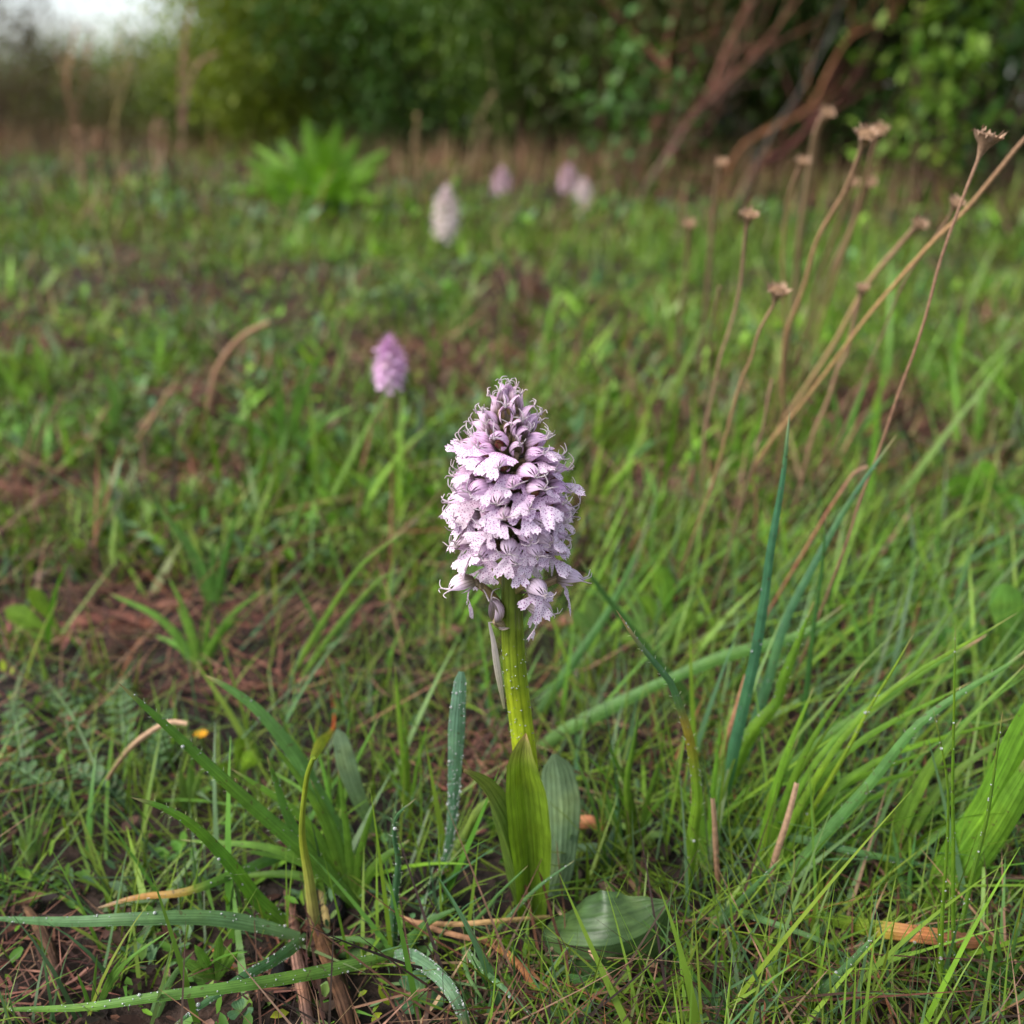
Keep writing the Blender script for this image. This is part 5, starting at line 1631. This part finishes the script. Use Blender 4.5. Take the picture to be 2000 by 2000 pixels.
bush(-10, 5.2, .44, .4, .84, (.11, .085, .05), (.15, .11, .06), "brownish grey twiggy bush at the left edge", nclump=190, leaf=.022, twigs=30, twigcol=(.2, .13, .09))
bush(255, 8.5, 1.5, .6, .66, (.11, .17, .03), (.15, .21, .04), "low green bank of scrub below the open sky at left", nclump=420, leaf=.04, spread=.10)
bush(150, 6.5, .9, .4, .42, (.13, .12, .045), (.18, .15, .06), "low olive brown scrub before the green bank", nclump=160, leaf=.03)
bush(1790, 2.08, .15, .12, .62, (.12, .22, .03), (.19, .30, .04), "bright leafy shoots standing before the dark right bush", nclump=46, per=15, leaf=.032, spread=.028, twigs=8)
bush(1230, 2.25, .13, .10, .38, (.06, .14, .03), (.10, .2, .04), "small bright sapling below the red branches' foot", nclump=30, per=14, leaf=.028, spread=.035, twigs=6)
bush(1960, 2.1, .15, .12, .55, (.04, .10, .03), (.07, .15, .04), "dim leafy shoot at the right edge before the darkest bush", nclump=40, per=14, leaf=.028, spread=.04, twigs=6)
# trees behind, closing the view
TREES = [(1050, 6.5, 1.1, 2.6, DG, DG2, "dark tree behind the bushes in the middle"), (1500, 6.0, 1.2, 3.2, (.022, .04, .012), DG2, "dark tree behind the right thicket"),
         (1900, 4.6, 1.1, 2.8, (.025, .045, .012), DG2, "dark tree beyond the right edge bushes"), (1280, 8.0, 1.5, 3.6, DG, DG2, "tallest dark tree behind the red branches"),
         (660, 8.5, .95, 1.25, (.05, .08, .03), (.08, .11, .04), "grey green tree behind the yellow green bush")]
for px, Y_, rx, h, c1, c2_, lab in TREES:
    bush(px, Y_, rx, .6, h, c1, c2_, lab, leaf=.095, nclump=400, per=48, name="tree", cat="tree", spread=.14, twigs=8)


def dead_branch(spec, thick, Y, col, label, name="dead_branch", lean=.3):
    P0 = at(spec[0][0], spec[0][1], Y)
    parts_ = [spec] if not isinstance(spec[0], list) else spec
    P = [at(a, c, Y + lean * i / len(spec)) for i, (a, c) in enumerate(spec)]
    foot = P[0].copy(); foot[2] = float(gz(foot[0], foot[1])); foot[0] -= .3 * (P[0][2] - foot[2])
    if P[0][2] > foot[2] + .01: P = [foot] + P
    r = thick * .46 / 2 / FPX * Y
    b = MB()
    tube(b, [p - P[0] for p in P], [r * 1.1, r, r * .8, r * .5], [(0, tuple(np.array(col) * .8)), (1, col)], n=16, m=7, rough=.25)
    o = b.build(name, M_BARK, None, origin=P[0])
    tag(o, label, "branch")
    for k in range(9):
        i = R.randrange(1, len(P))
        d = nrm(np.array([R.uniform(-.7, 1), R.uniform(-.5, .5), R.uniform(.1, 1)])) * R.uniform(.6, 1.7)
        q = MB()
        s_ = P[i] - P[0]
        tube(q, [s_, s_ + d * .08 + np.array([R.uniform(-.02, .02), 0, R.uniform(-.02, .02)]), s_ + d * .16 + EZ * R.uniform(-.02, .05)], [r * .4, r * .26, r * .1], col, n=6, m=5)
        q.build("twig", M_BARK, o)
    return o


RB = (.20, .085, .06)
dead_branch([(1314, 270), (1383, 181), (1416, 101), (1456, 22), (1520, -40)], 17, 2.23, RB, "reddish dead branch leaning right, leftmost of the big ones")
dead_branch([(1330, 260), (1401, 181), (1463, 120), (1525, 43), (1580, -30)], 15, 2.18, (.20, .09, .06), "reddish dead branch forking low beside the leftmost one")
dead_branch([(1445, 290), (1575, 217), (1619, 138), (1662, 72), (1742, 36)], 18, 2.13, (.23, .10, .05), "rust coloured dead branch bending up right, longest of them")
dead_branch([(1474, 322), (1520, 240), (1561, 181), (1608, 91), (1650, -10)], 11, 2.08, (.10, .09, .08), "straight grey dead branch between the rusty ones")
dead_branch([(1302, 170), (1285, 115), (1237, 65), (1190, 10)], 16, 2.38, (.17, .065, .045), "red dead branch leaning left above the sapling")
dead_branch([(1300, 170), (1302, 100), (1322, 0), (1330, -50)], 15, 2.38, (.17, .07, .04), "upright orange red dead branch above the sapling")
dead_branch([(1260, 365), (1313, 290), (1350, 235), (1400, 200)], 15, 2.03, (.20, .11, .09), "pinkish dead branch lying low right of the paired orchids")
dead_branch([(1480, 330), (1530, 300), (1580, 250), (1600, 220)], 34, 2.18, (.10, .035, .03), "dark red fallen log low behind the dried flower stalks")
